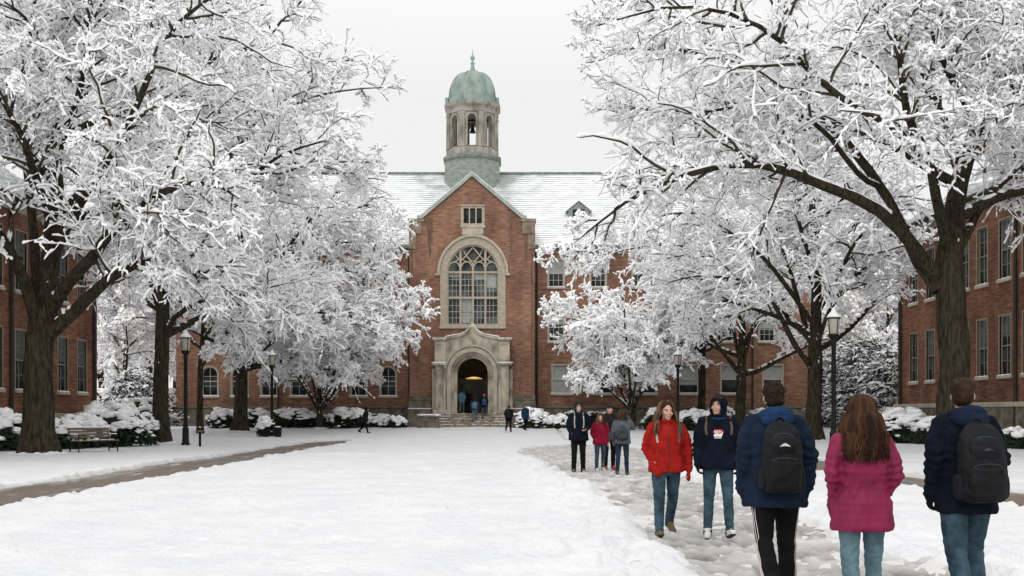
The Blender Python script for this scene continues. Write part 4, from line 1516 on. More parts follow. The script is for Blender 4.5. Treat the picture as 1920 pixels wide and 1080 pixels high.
def right_great():
    d = 36.5; x = (1785 - 960) * d / F
    L = lambda pts, a, b: px_limb(x, d, d, pts, a, b)
    trunk = L([(1788, 855, 0), (1788, 740, 0), (1786, 640, 0), (1782, 560, 0), (1780, 490, 0), (1785, 410, .3), (1805, 320, .6), (1835, 230, .9), (1850, 120, 1.2), (1860, -20, 1.4), (1850, -180, 1.5)], .6, .08)
    trunk = (trunk[0], [.54, .50, .48, .50, .46, .36, .30, .25, .20, .14, .06])
    limbs = [
        L([(1765, 530, 0), (1720, 470, -.6), (1670, 408, -1.3), (1600, 372, -2.0), (1530, 345, -2.5), (1460, 322, -2.9), (1390, 312, -3.2), (1310, 328, -3.6), (1230, 360, -3.9), (1160, 400, -4.2), (1110, 440, -4.4), (1075, 470, -4.5)], .25, .016),
        L([(1760, 545, 0), (1725, 500, .4), (1690, 430, 1), (1650, 350, 1.7), (1585, 265, 2.3), (1520, 205, 2.8), (1450, 150, 3.2), (1370, 110, 3.6), (1280, 90, 4), (1200, 95, 4.2), (1120, 80, 4.4)], .25, .018),
        L([(1775, 480, .1), (1765, 400, -.9), (1745, 300, -1.8), (1705, 200, -2.6), (1690, 100, -3.2), (1660, 0, -3.6), (1640, -100, -4)], .22, .05),
        L([(1790, 430, .3), (1800, 340, -1.5), (1850, 250, -2.5), (1910, 180, -3.4), (1990, 130, -4)], .20, .04),
        L([(1795, 470, .2), (1840, 390, .8), (1890, 330, 1.5), (1960, 290, 2), (2050, 280, 2.5)], .18, .04),
        L([(1800, 340, .5), (1770, 230, 2.5), (1720, 120, 3.6), (1690, 20, 4.4), (1700, -80, 5)], .17, .05),
        L([(1745, 310, -1.8), (1680, 240, -3), (1600, 190, -3.8), (1520, 120, -4.4), (1440, 50, -5), (1340, 10, -5.4), (1220, 10, -5.7), (1130, 40, -5.9)], .15, .018),
        L([(1650, 350, 1.7), (1600, 320, .4), (1540, 240, -.6), (1480, 200, -1.2), (1400, 190, -1.6), (1320, 200, -2), (1240, 190, -2.3), (1165, 185, -2.5)], .11, .016),
        L([(1830, 240, .9), (1780, 120, -1), (1740, 20, -2), (1730, -60, -2.6)], .13, .05),
    ]
    env = [((-1.0, 0, 12.5), (8.2, 7.6, 5.6)), ((-5.0, -1.0, 10.0), (8.3, 5.5, 3.9)), ((-3.6, 0, 15.0), (9.8, 7, 4.8)), ((0, 0, 16.5), (8.0, 8.0, 5.5)), ((3, -1, 9.4), (4.5, 5, 3)), ((-8.0, -2, 9.2), (5.5, 4, 3.2))]
    return make_tree('snowy_tree', 'huge snow-laden tree with long sweeping limb, rising behind the students', 'mature trees lining the lawn', x, d, trunk, limbs, env, 21,
                     auto=9, fork=8.6, auto_len=8.0, auto_el=(18, 60), n1=12, n2=10, n3=8, limb_twigs=13, detail=True, snow=.88, low=lambda p: np.where(p[:, 0] < -2, 5.2, 6.0))


trees = [left_great(), right_great()]


def mid_tree(px, d, label, h, rad, seed, limbs_px, rw=.35, fork=4.2, env=None, tilt=0, auto=12, auto_len=8, n=(11, 9, 6), snow=1.1, lowz=4.0, group='mature trees lining the lawn', twig=1.1, kind='snowy_tree', el=(15, 62)):
    x = (px - 960) * d / F
    t = [(0, 0, 0), (0, 0, fork * .5), (.05, 0, fork), (.15 + tilt, .1, fork + (h - fork) * .35), (tilt * 1.5 - .1, .2, fork + (h - fork) * .7), (tilt * 2, 0, h)]
    r = [rw, rw * .9, rw * .85, rw * .55, rw * .3, .04]
    limbs = [px_limb(x, d, d, pts, a, b) for pts, a, b in limbs_px]
    e = env or [((0, 0, h * .62), (rad, rad, h * .42))]
    return make_tree(kind, label, group, x, d, (t, r), limbs, e, seed, auto=auto, fork=fork, auto_len=auto_len, auto_el=el, n1=n[0], n2=n[1], n3=n[2], snow=snow,
                     low=lambda p: lowz + 0 * p[:, 0], twig_r=twig)


trees.append(mid_tree(302, 50, 'snowy tree with forked trunk beside the lamp post next to the bench', 22.5, 9.5, 31,
    [([(305, 640, 0), (330, 590, -.5), (380, 560, -1), (440, 545, -1.5), (520, 560, -2), (590, 600, -2.5)], .17, .03),
     ([(302, 600, 0), (285, 540, .5), (262, 480, 1), (235, 420, 1.6), (200, 380, 2)], .16, .04),
     ([(310, 560, 0), (340, 510, -1), (370, 450, -2), (420, 380, -3), (480, 320, -4), (560, 280, -5), (640, 260, -5.5)], .17, .03),
     ([(310, 480, 0), (360, 390, 1), (430, 290, 2), (510, 200, 3), (590, 130, 4), (660, 120, 5)], .16, .03),
     ([(312, 470, 0), (400, 330, 1), (500, 230, 2), (600, 180, 2.6), (715, 165, 3)], .15, .025),
     ([(312, 520, 0), (400, 420, -1), (500, 340, -1.6), (600, 300, -2), (700, 300, -2.4)], .14, .025),
     ([(312, 420, 0), (380, 260, -1), (450, 130, -2), (520, 40, -2.6), (580, -20, -3)], .14, .03),
     ([(308, 400, 0), (330, 250, 1), (370, 90, 1.6), (430, -40, 2)], .13, .03)],
    rw=.42, fork=4.6, env=[((1.5, 0, 11.5), (9.6, 8, 6.6)), ((2.5, 0, 16.2), (8.6, 7.5, 7.0)), ((4.5, -1, 8.5), (6, 6, 4))], auto=12, auto_len=9, n=(10, 9, 8), lowz=4.3))
trees.append(mid_tree(452, 65, 'snowy tree with mossy trunk behind the low brick-path bend', 18, 10, 41,
    [([(455, 690, 0), (480, 650, -.5), (515, 615, -1), (560, 590, -1.5), (640, 600, -2), (720, 640, -2.5)], .17, .03),
     ([(450, 680, 0), (425, 630, .5), (405, 590, 1), (380, 540, 1.5)], .16, .04),
     ([(455, 640, 0), (500, 560, 1), (570, 490, 2), (650, 450, 3), (730, 460, 3.5)], .16, .03),
     ([(455, 600, 0), (520, 490, -1), (590, 400, -2), (660, 330, -3)], .15, .03),
     ([(455, 665, 0), (520, 570, .6), (600, 510, 1.2), (700, 500, 1.6), (785, 545, 2)], .14, .025),
     ([(455, 690, 0), (540, 620, 1), (640, 590, 1.6), (730, 600, 2), (770, 625, 2.2)], .13, .025),
     ([(455, 620, 0), (530, 500, .5), (620, 420, 1), (700, 390, 1.4), (745, 420, 1.6)], .13, .025)],
    rw=.43, fork=4.0, env=[((3.0, 0, 9.5), (9.4, 8, 5.6)), ((2, 0, 13.0), (8, 8, 5.0)), ((7.5, 0, 8.0), (4.6, 5, 4))], auto=13, auto_len=9, n=(10, 9, 8), lowz=3.8, twig=1.1, snow=1.28))
trees.append(mid_tree(1527, 54, 'snowy tree with upright forked trunk beside the tall lamp post', 17.5, 8.5, 51,
    [([(1522, 690, 0), (1490, 640, -.5), (1465, 590, -1), (1440, 545, -1.5), (1380, 520, -2), (1310, 515, -2.6), (1260, 530, -3)], .17, .03),
     ([(1527, 660, 0), (1505, 590, .5), (1480, 510, 1), (1460, 430, 1.5), (1440, 350, 2)], .17, .04),
     ([(1530, 650, 0), (1550, 590, -.6), (1590, 530, -1.2), (1650, 480, -2), (1700, 470, -2.6)], .14, .03),
     ([(1520, 600, 0), (1440, 500, -2), (1360, 430, -3), (1290, 400, -3.6), (1180, 420, -4)], .14, .03),
     ([(1522, 640, 0), (1440, 560, 1), (1350, 490, 1.8), (1250, 460, 2.4), (1140, 480, 2.8)], .14, .025)],
    rw=.42, fork=4.4, env=[((-1.5, 0, 10.8), (8.8, 8, 6.8)), ((-4.5, 0, 9.0), (8, 7, 4.8))], auto=13, auto_len=8.5, n=(10, 9, 8), lowz=4.2))
trees.append(mid_tree(1388, 66, 'snowy tree with V-shaped limbs in front of the brick wall windows', 15, 8, 61,
    [([(1386, 700, 0), (1360, 660, -.5), (1330, 615, -1), (1300, 570, -1.5), (1265, 540, -2)], .17, .03),
     ([(1388, 680, 0), (1375, 620, .5), (1355, 560, 1), (1340, 500, 1.5)], .15, .03),
     ([(1390, 690, 0), (1405, 630, 0), (1425, 580, .4), (1450, 540, .8), (1500, 520, 1.2)], .15, .03)],
    rw=.36, fork=3.6, env=[((-1, 0, 9.5), (8.6, 7, 6.0)), ((-4, 0, 9.5), (6.5, 5, 4.6))], auto=13, auto_len=8, n=(9, 9, 8), lowz=4.0, twig=1.1, snow=1.28))
trees.append(mid_tree(1316, 69, 'slender dark-trunked snowy tree between lamp post and brick wall', 12, 6, 71,
    [([(1316, 690, 0), (1300, 650, -.5), (1275, 620, -1), (1240, 600, -1.5)], .12, .03)],
    rw=.28, fork=4.6, env=[((-1, 0, 8.8), (6.5, 6, 4.2))], auto=9, auto_len=6, n=(10, 9, 8), lowz=4.4, twig=1.1, snow=1.28))
trees.append(mid_tree(375, 62, 'thin bare-stemmed snowy tree standing behind the small signpost', 11, 5, 81,
    [([(375, 690, 0), (395, 660, -.5), (430, 640, -1), (470, 650, -1.5)], .09, .025)],
    rw=.2, fork=4.6, env=[((0, 0, 7.6), (5.2, 5, 4.0))], auto=9, auto_len=5, n=(10, 9, 8), lowz=3.4, twig=1.2, snow=1.1))


def fan_tree(px, d, label, seed, span=5.2, top=7.6, low_=2.0, stem_r=.24, ys=1.0):
    """small many-stemmed tree with a spreading, flat-bottomed crown"""
    x = (px - 960) * d / F
    rng = random.Random(seed)
    trunk = [(0, 0, 0), (0, 0, .6), (.02, 0, 1.1), (.03, 0, 1.4), (.03, .02, 2.2), (0, 0, 3.4)]
    limbs = []
    for i in range(13):
        az = 2 * PI * i / 13 + rng.uniform(-.2, .2)
        out = span * rng.uniform(.62, .95)
        hh = rng.uniform(2.6, top * .75) if i % 3 else top * .85
        c, s = math.cos(az), math.sin(az)
        p = [(0, 0, 1.0 + .25 * rng.random()), (.28 * c * out, .28 * s * out, 1.2 + .45 * hh * .8), (.6 * c * out, .6 * s * out, 1.2 + .72 * hh), (c * out, s * out, 1.2 + .78 * hh)]
        limbs.append((p, [.10, .07, .045, .02]))
    env = [((0, 0, top * .56), (span, span, top * .42)), ((0, 0, top * .72), (span * .7, span * .7, top * .33))]
    return make_tree('spreading_tree', label, 'low spreading trees before the hall', x, d, (trunk, [stem_r, stem_r * .9, stem_r * .85, stem_r * .6, .08, .04]), limbs, env, seed, auto=0, fork=1.2, limb_twigs=0,
                     n1=11, n2=9, n3=8, l1=.42, l2=.55, snow=1.3, droop=.16, up=.05, twig_r=1.1, low=lambda p: low_ + 0 * p[:, 0], flare=1.15)


trees.append(fan_tree(600, 68.3, 'low spreading snowy tree with fanned stems behind the lamp by the shrubs', 91, 6.4, 9.8, 2.9))
trees.append(fan_tree(1185, 68.3, 'low spreading snowy tree with fanned stems behind the group of four walkers', 92, 6.2, 10.8, 2.5))


# ------------------------------------------------------------------ background trees, conifers
def back_tree(x, d, label, seed, h=13, rad=5.5, src=None):
    if src is not None:
        c = copy_tree(src)
        c.location = (x, d, tz(x, d) - .05)
        c.rotation_euler.z = seed * 1.7
        s = h / 13.0
        c.scale = (s * rad / 5.5, s * rad / 5.5, s)
        tag(c, label)
        return c
    t = [(0, 0, 0), (0, 0, 2), (.05, 0, 3.2), (.1, .1, 6), (0, .2, 9), (0, 0, h)]
    e = [((0, 0, h * .58), (rad, rad, h * .44))]
    return make_tree('distant_tree', label, 'white trees beyond the lawn', x, d, (t, [.24, .21, .2, .15, .09, .03]), [], e, seed, auto=15, fork=2.6, auto_len=6.0, auto_el=(25, 68),
                     n1=10, n2=8, n3=6, snow=1.8, twig_r=1.2, low=lambda p: 2.0 + 0 * p[:, 0])


bt = back_tree((232 - 960) * 80 / F, 80, 'white tree with a slim dark trunk between the brick buildings behind the bench shrubs', 101)
spots = [((190 - 960) * 92 / F, 92, 15, 6.2, 'tall white tree deep behind the corner of the bench-side brick building'),
         ((285 - 960) * 90 / F, 90, 12, 6.0, 'round white tree far back beside the end wall of the hall'),
         ((330 - 960) * 100 / F, 100, 16, 7.0, 'tallest of the far white trees, rising past the end of the hall roof'),
         ((140 - 960) * 104 / F, 104, 17, 7.0, 'far white tree mostly covered by the bench-side brick building'),
         ((1600 - 960) * 92 / F, 92, 15, 7.0, 'white tree far behind the snowy conifers beyond the tall lamp'),
         ((1660 - 960) * 84 / F, 84, 13, 6.0, 'white tree crowding the corner of the brick building behind the conifers'),
         ((1540 - 960) * 98 / F, 98, 16, 7.5, 'far white tree rising past the hall end behind the forked trunk'),
         ((1720 - 960) * 104 / F, 104, 17, 7.0, 'far white tree mostly hidden by the two-storey brick building')]
for i, (x, d, h, r_, lb) in enumerate(spots):
    back_tree(x, d, lb, i + 1, h, r_, bt)

M['needle'] = noisy('conifer_needles', (.014, .027, .020), (.036, .060, .042), 6, .9, 0, spec=.1)


def conifer(x, d, label, seed, h=7.5, rad=2.6):
    """evergreen with drooping boughs, each loaded with snow"""
    rng = np.random.RandomState(seed)
    root = empty('snowy_conifer', (x, d, tz(x, d) - .05))
    tag(root, label, 'conifer', 'snow-laden evergreens beside the brick building')
    k = MB(); k.tube([(0, 0, 0), (0, 0, h * .5), (0, 0, h)], [.2, .12, .02], 8)
    k.build('trunk', M['bark'], root, smooth=True)
    cr = Acc()
    n = 85
    z = h * (.06 + .9 * (np.arange(n) + rng.rand(n)) / n)
    az = np.arange(n) * 2.4 + rng.rand(n)
    L = rad * (1 - z / h) ** .5 * (.75 + .5 * rng.rand(n)) + .25
    D = np.stack([np.cos(az), np.sin(az), .15 + 0 * az], -1)
    P = grow(rng, np.stack([0 * z, 0 * z, z], -1), D, L, 6, .06, .0, .18)
    Rr = lin_r(np.full(n, .03), np.full(n, .012), 6)
    V, q = tube_batch(P, Rr, 4); cr.add(V, q, 0)
    p, d_, l, r = spawn(rng, P, Rr, L, 16, .15, 1.0, R(35), R(65), .55, .30, flat=.75)
    B = grow(rng, p, d_, l, 3, .12, 0, .16); RB = lin_r(np.full(len(p), .055), np.full(len(p), .02), 3)
    V, q = tube_batch(B, RB, 4, .5); cr.add(V, q, 0)
    cover(rng, cr, B, RB * .5,   .088, .4, 5, .5, .6, keep=.78, m=2, gap=.1)
    p, d_, l, r = spawn(rng, B, RB, np.maximum(l, .4), 6, .1, 1.0, R(25), R(60), .6, .4, flat=.4)
    B = grow(rng, p, d_, l, 2, .15, 0, .25); RB = lin_r(np.full(len(p), .040), np.full(len(p), .010), 2)
    V, q = tube_batch(B, RB, 3); cr.add(V, q, 0)
    cover(rng, cr, B, RB * .4, .04, .4, 4, .4, .7, keep=.4)
    cr.build('crown', [M['needle'], M['snow_tree']], root)
    return root


conifer((1628 - 960) * 70 / F, 70, 'broad snow-laden evergreen between the tall lamp post and the brick building', 7, 6.3, 3.3)
conifer((1672 - 960) * 67 / F, 67, 'smaller snow-laden evergreen tight against the brick building corner', 8, 5.4, 2.4)
conifer((1592 - 960) * 76 / F, 76, 'snow-laden evergreen half hidden behind the tall lamp post', 9, 6.6, 3.0)
conifer((255 - 960) * 74 / F, 74, 'dark evergreen behind the shrubs between bench building and hall', 10, 4.2, 2.4)


# ------------------------------------------------------------------ shrubs under snow
M['leaf'] = noisy('evergreen_leaves', (.012, .022, .012), (.038, .055, .028), 9, .7, 0, spec=.3)


def shrub(x, y, rx, ry, h, label, seed, snow=.7, name='snowy_shrub', group='snowy shrubs along the buildings', base=None):
    rng = np.random.RandomState(seed)
    z0 = tz(x, y) if base is None else base
    root = empty(name, (x, y, z0))
    tag(root, label, 'shrub', group)
    # lumpy body of leaves
    n = int(1500 * (rx * ry) ** .5 * max(h, .6)) + 500
    u = rng.rand(n); az = rng.rand(n) * 2 * PI
    zz = u ** .8
    cr_ = np.sqrt(np.clip(1 - (zz * .96) ** 2.6, 0, 1))
    lump = 1 + .16 * np.sin(az * 3 + seed) * np.cos(zz * 5 + seed) + .12 * np.sin(az * 7 + seed * 2 + zz * 9)
    dep = 1 - .28 * rng.rand(n) ** 2
    P = np.stack([np.cos(az) * rx * cr_ * lump * dep, np.sin(az) * ry * cr_ * lump * dep, zz * h * (.9 + .12 * np.sin(az * 4 + seed)) * (dep * .5 + .5)], -1)
    T = unit(rng.randn(n, 3)); B = unit(np.cross(T, rng.randn(n, 3)))
    s = (.05 + .05 * rng.rand(n))[:, None]
    V = np.stack([P - T * s, P + B * s * .6, P + T * s, P - B * s * .6], 1).reshape(-1, 3)
    q = np.arange(4 * n).reshape(n, 4)
    np_mesh('foliage', V, q, [M['leaf']], root, smooth=False)
    k = MB(); k.blob((0, 0, h * .42), (rx * .80, ry * .80, h * .46), 2, seed, .25)  # near-black core, painting in the shade between the leaves
    k.build('shade_core', mat('shrub_shade', (.010, .014, .009), .9) if 'shrub_shade' not in bpy.data.materials else bpy.data.materials['shrub_shade'], root, smooth=True)
    # snow pads: many small lumps on upward-facing leaves
    m = int(210 * (rx * ry) ** .5 * max(h, .7) * snow) + 30
    a = Acc()
    bm = bmesh.new(); bmesh.ops.create_icosphere(bm, subdivisions=1, radius=1)
    bv = np.array([v.co[:] for v in bm.verts]); bf = np.array([[v.index for v in f.verts] for f in bm.faces]); bm.free()
    vs, fs = [], []
    c = 0
    for i in range(m * 3):
        zz_ = rng.rand() ** (.55 if snow > .6 else .4)
        az_ = rng.rand() * 2 * PI
        if mnoise.noise(Vector((math.cos(az_) * 2.2 + seed, math.sin(az_) * 2.2, zz_ * 3.0))) < .25 - snow * .75 + (1 - zz_) * .75:
            continue
        cc = math.sqrt(max(0, 1 - (zz_ * .96) ** 2.6))
        lp = 1 + .16 * math.sin(az_ * 3 + seed) * math.cos(zz_ * 5 + seed) + .12 * math.sin(az_ * 7 + seed * 2 + zz_ * 9)
        p = np.array([math.cos(az_) * rx * cc * lp, math.sin(az_) * ry * cc * lp, zz_ * h * (.9 + .12 * math.sin(az_ * 4 + seed)) + .02])
        sz = (.06 + .15 * rng.rand() ** 1.5) * (.65 + .75 * zz_)
        nrm = np.array([math.cos(az_) * cc, math.sin(az_) * cc, .9])
        v = bv * np.array([sz * rng.uniform(.8, 1.5), sz * rng.uniform(.8, 1.5), sz * rng.uniform(.35, .65)]) * (1 + .22 * rng.randn(len(bv), 1))
        vs.append(v + p); fs.append(bf + c); c += len(bv)
        if len(vs) >= m: break
    if vs:
        np_mesh('foliage_snow', np.concatenate(vs), np.concatenate(fs), [M['snow_tree']], root)
    return root


def sp(px, d):
    return (px - 960) * d / F


for px, d, w, dp, h, lb, sn in (
    (8, 39.5, 1.0, 1.0, 1.5, 'rounded snowy shrub against the trunk of the big tree, away from the bench', .7),
    (112, 41, .75, .8, 1.15, 'small dark shrub with snow between the big trunk and the bench', .6),
    (150, 43, 1.1, .9, 1.35, 'snowy shrub right behind the bench back', .8),
    (208, 45, 1.75, 1.3, 1.75, 'largest snowy shrub, spreading beside the bench towards the forked tree', .85),
    (262, 49, .8, .9, 1.4, 'snowy shrub squeezed against the forked tree trunk', .75),
    (195, 54, 1.6, 1.2, 2.0, 'snowy shrub at the corner of the bench-side brick building', .8),
    (262, 66, 1.7, 1.2, 2.0, 'low snowy bush in the gap behind the forked tree', .7),
    (418, 69, 1.0, .9, 1.25, 'snow-covered shrub at the base of the hall beside the mossy trunk', .85),
    (478, 69.8, 1.3, .9, 1.2, 'dark hedge shrub dusted with snow, just past the mossy trunk', .5),
    (550, 69.8, 1.75, .95, 1.25, 'wide snow-topped hedge shrub behind the spreading tree', .7),
    (655, 69, 1.45, 1.0, 1.35, 'domed evergreen shrub with smooth snow cap near the bent walker', .95),
    (712, 70.4, .8, .6, .7, 'low snowy clump by the hall base beside the stone pedestal', .9),
    (742, 69.6, .7, .7, .75, 'little snow mound shrub close to the stone pedestal', 1.0),
    (1000, 69.2, 1.1, .9, 1.25, 'snow-buried bush heaped beside the entrance steps', 1.2),
    (1045, 68.8, .9, .8, .8, 'low snow-buried bush trailing away from the entrance steps', 1.2),
    (1240, 66.5, 1.2, .9, 1.4, 'snowy shrub just behind the spreading tree and the four walkers', .7),
    (1300, 66, 1.3, .9, 1.3, 'snowy shrub between the slender lamp post and the V-limbed tree', .8),
    (1350, 68, 1.0, .9, 1.4, 'snowy shrub at the foot of the V-limbed tree', .75),
    (1440, 68, 1.6, .9, 1.3, 'snowy shrub by the hall base behind the hooded backpack man', .7),
    (1700, 50, 1.5, 1.1, 1.6, 'snowy shrub under the brick building behind the pink coat', .75),
    (1752, 48, .9, .9, 1.2, 'dark snowy shrub by the stone base next to the huge trunk', .5),
    (1850, 43, .9, .8, .75, 'low dark shrub by the brick building behind the last student', .4),
    (1915, 42, .9, .8, .8, 'low snowy shrub by the brick building at the edge of view', .4),
    (1690, 58, 1.4, 1.0, 1.7, 'snowy shrub at the corner of the two-storey brick building', .8),
):
    shrub(sp(px, d), d, w, dp, h, lb, int(px) + 3, sn)
for px, d, w, dp, h, lb in ((215, 84, 3.2, 1.6, 2.9, 'tall snow-covered thicket closing the gap behind the bench-side building corner'),
                            (290, 82, 2.6, 1.5, 2.6, 'snow-covered thicket touching the end wall of the hall'),
                            (335, 88, 3.0, 1.5, 3.0, 'snow-covered thicket seen past the hall corner by the first lamp'),
                            (1565, 84, 3.4, 1.6, 3.2, 'wide snow-covered thicket behind the conifers past the tall lamp'),
                            (1640, 80, 3.0, 1.6, 2.8, 'snow-covered thicket behind the evergreen at the brick corner'),
                            (1500, 88, 3.0, 1.6, 3.0, 'snow-covered thicket behind the forked trunk at the hall end')):
    shrub(sp(px, d), d, w, dp, h, lb, int(px) + 3, 1.0, name='snowy_thicket', group='thickets beyond the lawn')
# low clipped hedge along the hall
for px0, px1, lb in ((470, 760, 'long dark clipped hedge under the arched hall windows'), (1010, 1180, 'clipped dark hedge between the entrance steps and the spreading tree')):
    x0, x1 = sp(px0, 71.5), sp(px1, 71.5)
    shrub((x0 + x1) / 2, 71.9, (x1 - x0) / 2, .55, 1.05, lb, px0, .35, name='clipped_hedge', group='hedges at the foot of the hall')


# ------------------------------------------------------------------ lamps, bench, post, bin, pedestals
def make_lamp():
    root = empty('street_lamp')
    k = MB()
    k.lathe([(.21, 0), (.21, .10), (.19, .14), (.15, .2), (.135, .75), (.15, .80), (.11, .86), (.085, 1.0), (.078, 3.9), (.10, 3.94), (.10, 4.0), (.07, 4.05)], n=16)
    k.lathe([(.105, 2.2), (.105, 2.26)], n=16)
    k.build('post', M['iron'], root, smooth=True, angle=35)
    k = MB()
    k.lathe([(.07, 4.05), (.14, 4.12), (.19, 4.20), (.19, 4.25), (.16, 4.26)], n=16)
    for i in range(4):
        a = PI / 4 + i * PI / 2
        k.tube([(.165 * math.cos(a), .165 * math.sin(a), 4.24), (.226 * math.cos(a), .226 * math.sin(a), 4.80)], .014, 5)
    k.build('collar', M['iron'], root, smooth=True, angle=35)
    k = MB()
    k.lathe([(.14, 4.255), (.165, 4.3), (.20, 4.66), (.213, 4.78), (.208, 4.80)], n=16)
    k.build('lamp_glass', M['lampglass'], root, smooth=True)
    k = MB()
    k.lathe([(.24, 4.80), (.25, 4.83), (.18, 4.92), (.09, 5.0), (.04, 5.06), (.05, 5.10), (.03, 5.16)], n=16)
    k.build('lamp_cap', M['iron'], root, smooth=True, angle=35)
    k = MB()
    k.lathe([(.238, 4.845), (.23, 4.89), (.17, 4.98), (.09, 5.06), (.05, 5.18), (.0, 5.21)], n=14)
    k.build('cap_snow', M['snow'], root, smooth=True)
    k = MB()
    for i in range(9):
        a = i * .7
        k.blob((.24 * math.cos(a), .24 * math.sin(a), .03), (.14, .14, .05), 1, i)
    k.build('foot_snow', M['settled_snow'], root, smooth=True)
    return root


lamp0 = make_lamp()
for i, (px, d, lb) in enumerate(((348, 45, 'black lamp post with pale glass beside the forked snowy tree near the bench'),
                                 (510, 60, 'black lamp post with pale glass between the mossy trunk and spreading tree'),
                                 (1271, 59, 'slim black lamp post with pale glass behind the red-jacketed walker'),
                                 (1563, 35.5, 'tallest-looking black lamp post, behind the long-haired student in pink'))):
    o = lamp0 if i == 0 else copy_tree(lamp0)
    o.location = (sp(px, d), d, tz(sp(px, d), d) - .03)
    o.rotation_euler.z = i * .4
    tag(o, lb, 'street lamp', 'lamp posts along the paths')

# bench, seen three-quarter from its open side
bench = empty('park_bench', (sp(176, 38.6), 38.6, -.02), R(56))
tag(bench, 'empty wooden park bench with iron legs, snow along its back, by the big trunk', 'bench')
k = MB()
for i in range(4):
    k.cbox(-.88, .88, -.32 + i * .135, -.21 + i * .135, .43, .465, .008)
k.build('seat', M['wood'], bench)
k = MB()
for i in range(4):
    z = .53 + i * .105
    k.cbox(-.88, .88, .245 + i * .028, .275 + i * .028, z, z + .085, .008)
k.build('backrest', M['wood'], bench)
for sx in (-.82, .82):
    k = MB()
    k.tube([(sx, -.30, 0), (sx, -.29, .42)], .028, 6); k.tube([(sx, .26, 0), (sx, .22, .42), (sx, .29, .62), (sx, .37, .95)], .028, 6)
    k.tube([(sx, -.31, .41), (sx, .24, .41)], .024, 6)
    k.tube([(sx, -.28, .15), (sx, .25, .15)], .016, 6)
    k.build('leg', M['iron'], bench, smooth=True)
    k = MB(); k.tube([(sx, -.29, .42), (sx, -.29, .62), (sx, -.24, .66), (sx, .24, .67)], .024, 6)
    k.build('armrest', M['iron'], bench, smooth=True)
k = MB()
for i in range(24):
    rr = random.Random(i)
    k.blob((-.86 + 1.72 * i / 23, .352, .95), (.06, .035, .025 + .02 * rr.random()), 1, i)
    if i % 2: k.blob((-.86 + 1.72 * i / 23, -.2 + .35 * rr.random(), .472), (.09, .08, .018), 1, i)
for sx in (-.82, .82):
    for i in range(5): k.blob((sx, -.2 + .1 * i, .69), (.04, .06, .025), 1, i)
k.build('bench_snow', M['snow'], bench, smooth=True)

post = empty('signpost', (sp(375, 44), 44, -.02))
tag(post, 'short dark post with a small crosspiece standing in snow by the path', 'post')
k = MB(); k.cbox(-.045, .045, -.045, .045, -.1, .86, .008); k.build('post', M['iron'], post)
k = MB(); k.cbox(-.13, .15, -.075, -.047, .66, .74, .006); k.build('crosspiece', M['wood'], post)
k = MB(); k.blob((0, 0, .87), (.06, .06, .03), 1, 2); k.build('post_snow', M['snow'], post, smooth=True)

bin_ = empty('litter_bin', (sp(521, 59.5), 59.5, tz(0, 59.5) - .03))
bin_.scale = (.8, .8, .8)
tag(bin_, 'small black litter bin with snowy lid at the foot of the lamp post', 'bin')
k = MB(); k.lathe([(.22, 0), (.26, .1), (.28, .6), (.30, .66), (.30, .7)], n=14); k.build('drum', M['iron'], bin_, smooth=True, angle=40)
k = MB(); k.lathe([(.30, .702), (.24, .76), (.1, .79)], n=14); k.build('lid', M['iron'], bin_, smooth=True, angle=40)
k = MB(); k.blob((0, 0, .78), (.24, .24, .07), 2, 2); k.build('bin_snow', M['snow'], bin_, smooth=True)
shrub(sp(497, 60), 60, .42, .4, 1.15, 'little bare shrub topped with snow lumps beside the litter bin', 77, .9, group='snowy shrubs along the buildings')

for px, d, w_, h_, lb in ((803, 69.8, .72, .80, 'stone pedestal with a thick snow slab beside the entrance steps'), (968, 69.8, .36, .85, 'narrow stone pedestal on the other flank of the steps')):
    x = sp(px, d)
    pd = empty('stone_pedestal', (x, d, tz(x, d) - .1)); tag(pd, lb, 'pedestal')
    k = MB(); k.cbox(-w_, w_, -.4, .4, 0, h_, .04); k.cbox(-w_ - .07, w_ + .07, -.47, .47, h_, h_ + .13, .03); k.cbox(-w_ - .05, w_ + .05, -.45, .45, -.05, .18, .03)
    k.build('block', M['base_stone'], pd)
    k = MB()
    for i in range(16):
        rr = random.Random(i)
        k.blob((rr.uniform(-w_, w_), rr.uniform(-.35, .35), h_ + .14), (.26, .22, .10), 1, i)
    k.cbox(-w_ - .02, w_ + .02, -.42, .42, h_ + .125, h_ + .19, .03)
    k.build('snow_slab', M['snow'], pd, smooth=True, angle=50)


# ------------------------------------------------------------------ people
def fabric(name, col, var=.25, scale=7, rough=.92, bump=.3, bscale=60, spec=.08, sheen=0.0):
    col = tuple(c * .62 for c in col)
    c2 = tuple(min(1, c * (1 + var)) for c in col); c1 = tuple(c * (1 - var) for c in col)
    m = noisy(name, c1, c2, scale, rough, bump, bscale, spec, bdist=.004)
    # soft drape folds under the weave
    nt = m.node_tree; N = nt.nodes; L = nt.links
    b = N['Principled BSDF']
    fine = b.inputs['Normal'].links[0].from_node
    t = N.new('ShaderNodeTexCoord')
    mp = N.new('ShaderNodeMapping'); mp.inputs['Scale'].default_value = (1.5, 1.5, .75); mp.inputs['Rotation'].default_value = (.2, .35, 0)
    L.new(t.outputs['Object'], mp.inputs[0])
    n = N.new('ShaderNodeTexNoise'); n.inputs['Scale'].default_value = 8; n.inputs['Detail'].default_value = 3; n.inputs['Distortion'].default_value = 1.4
    L.new(mp.outputs[0], n.inputs['Vector'])
    bp = N.new('ShaderNodeBump'); bp.inputs['Strength'].default_value = .5; bp.inputs['Distance'].default_value = .03
    L.new(n.outputs['Fac'], bp.inputs['Height']); L.new(bp.outputs[0], fine.inputs['Normal'])
    return m


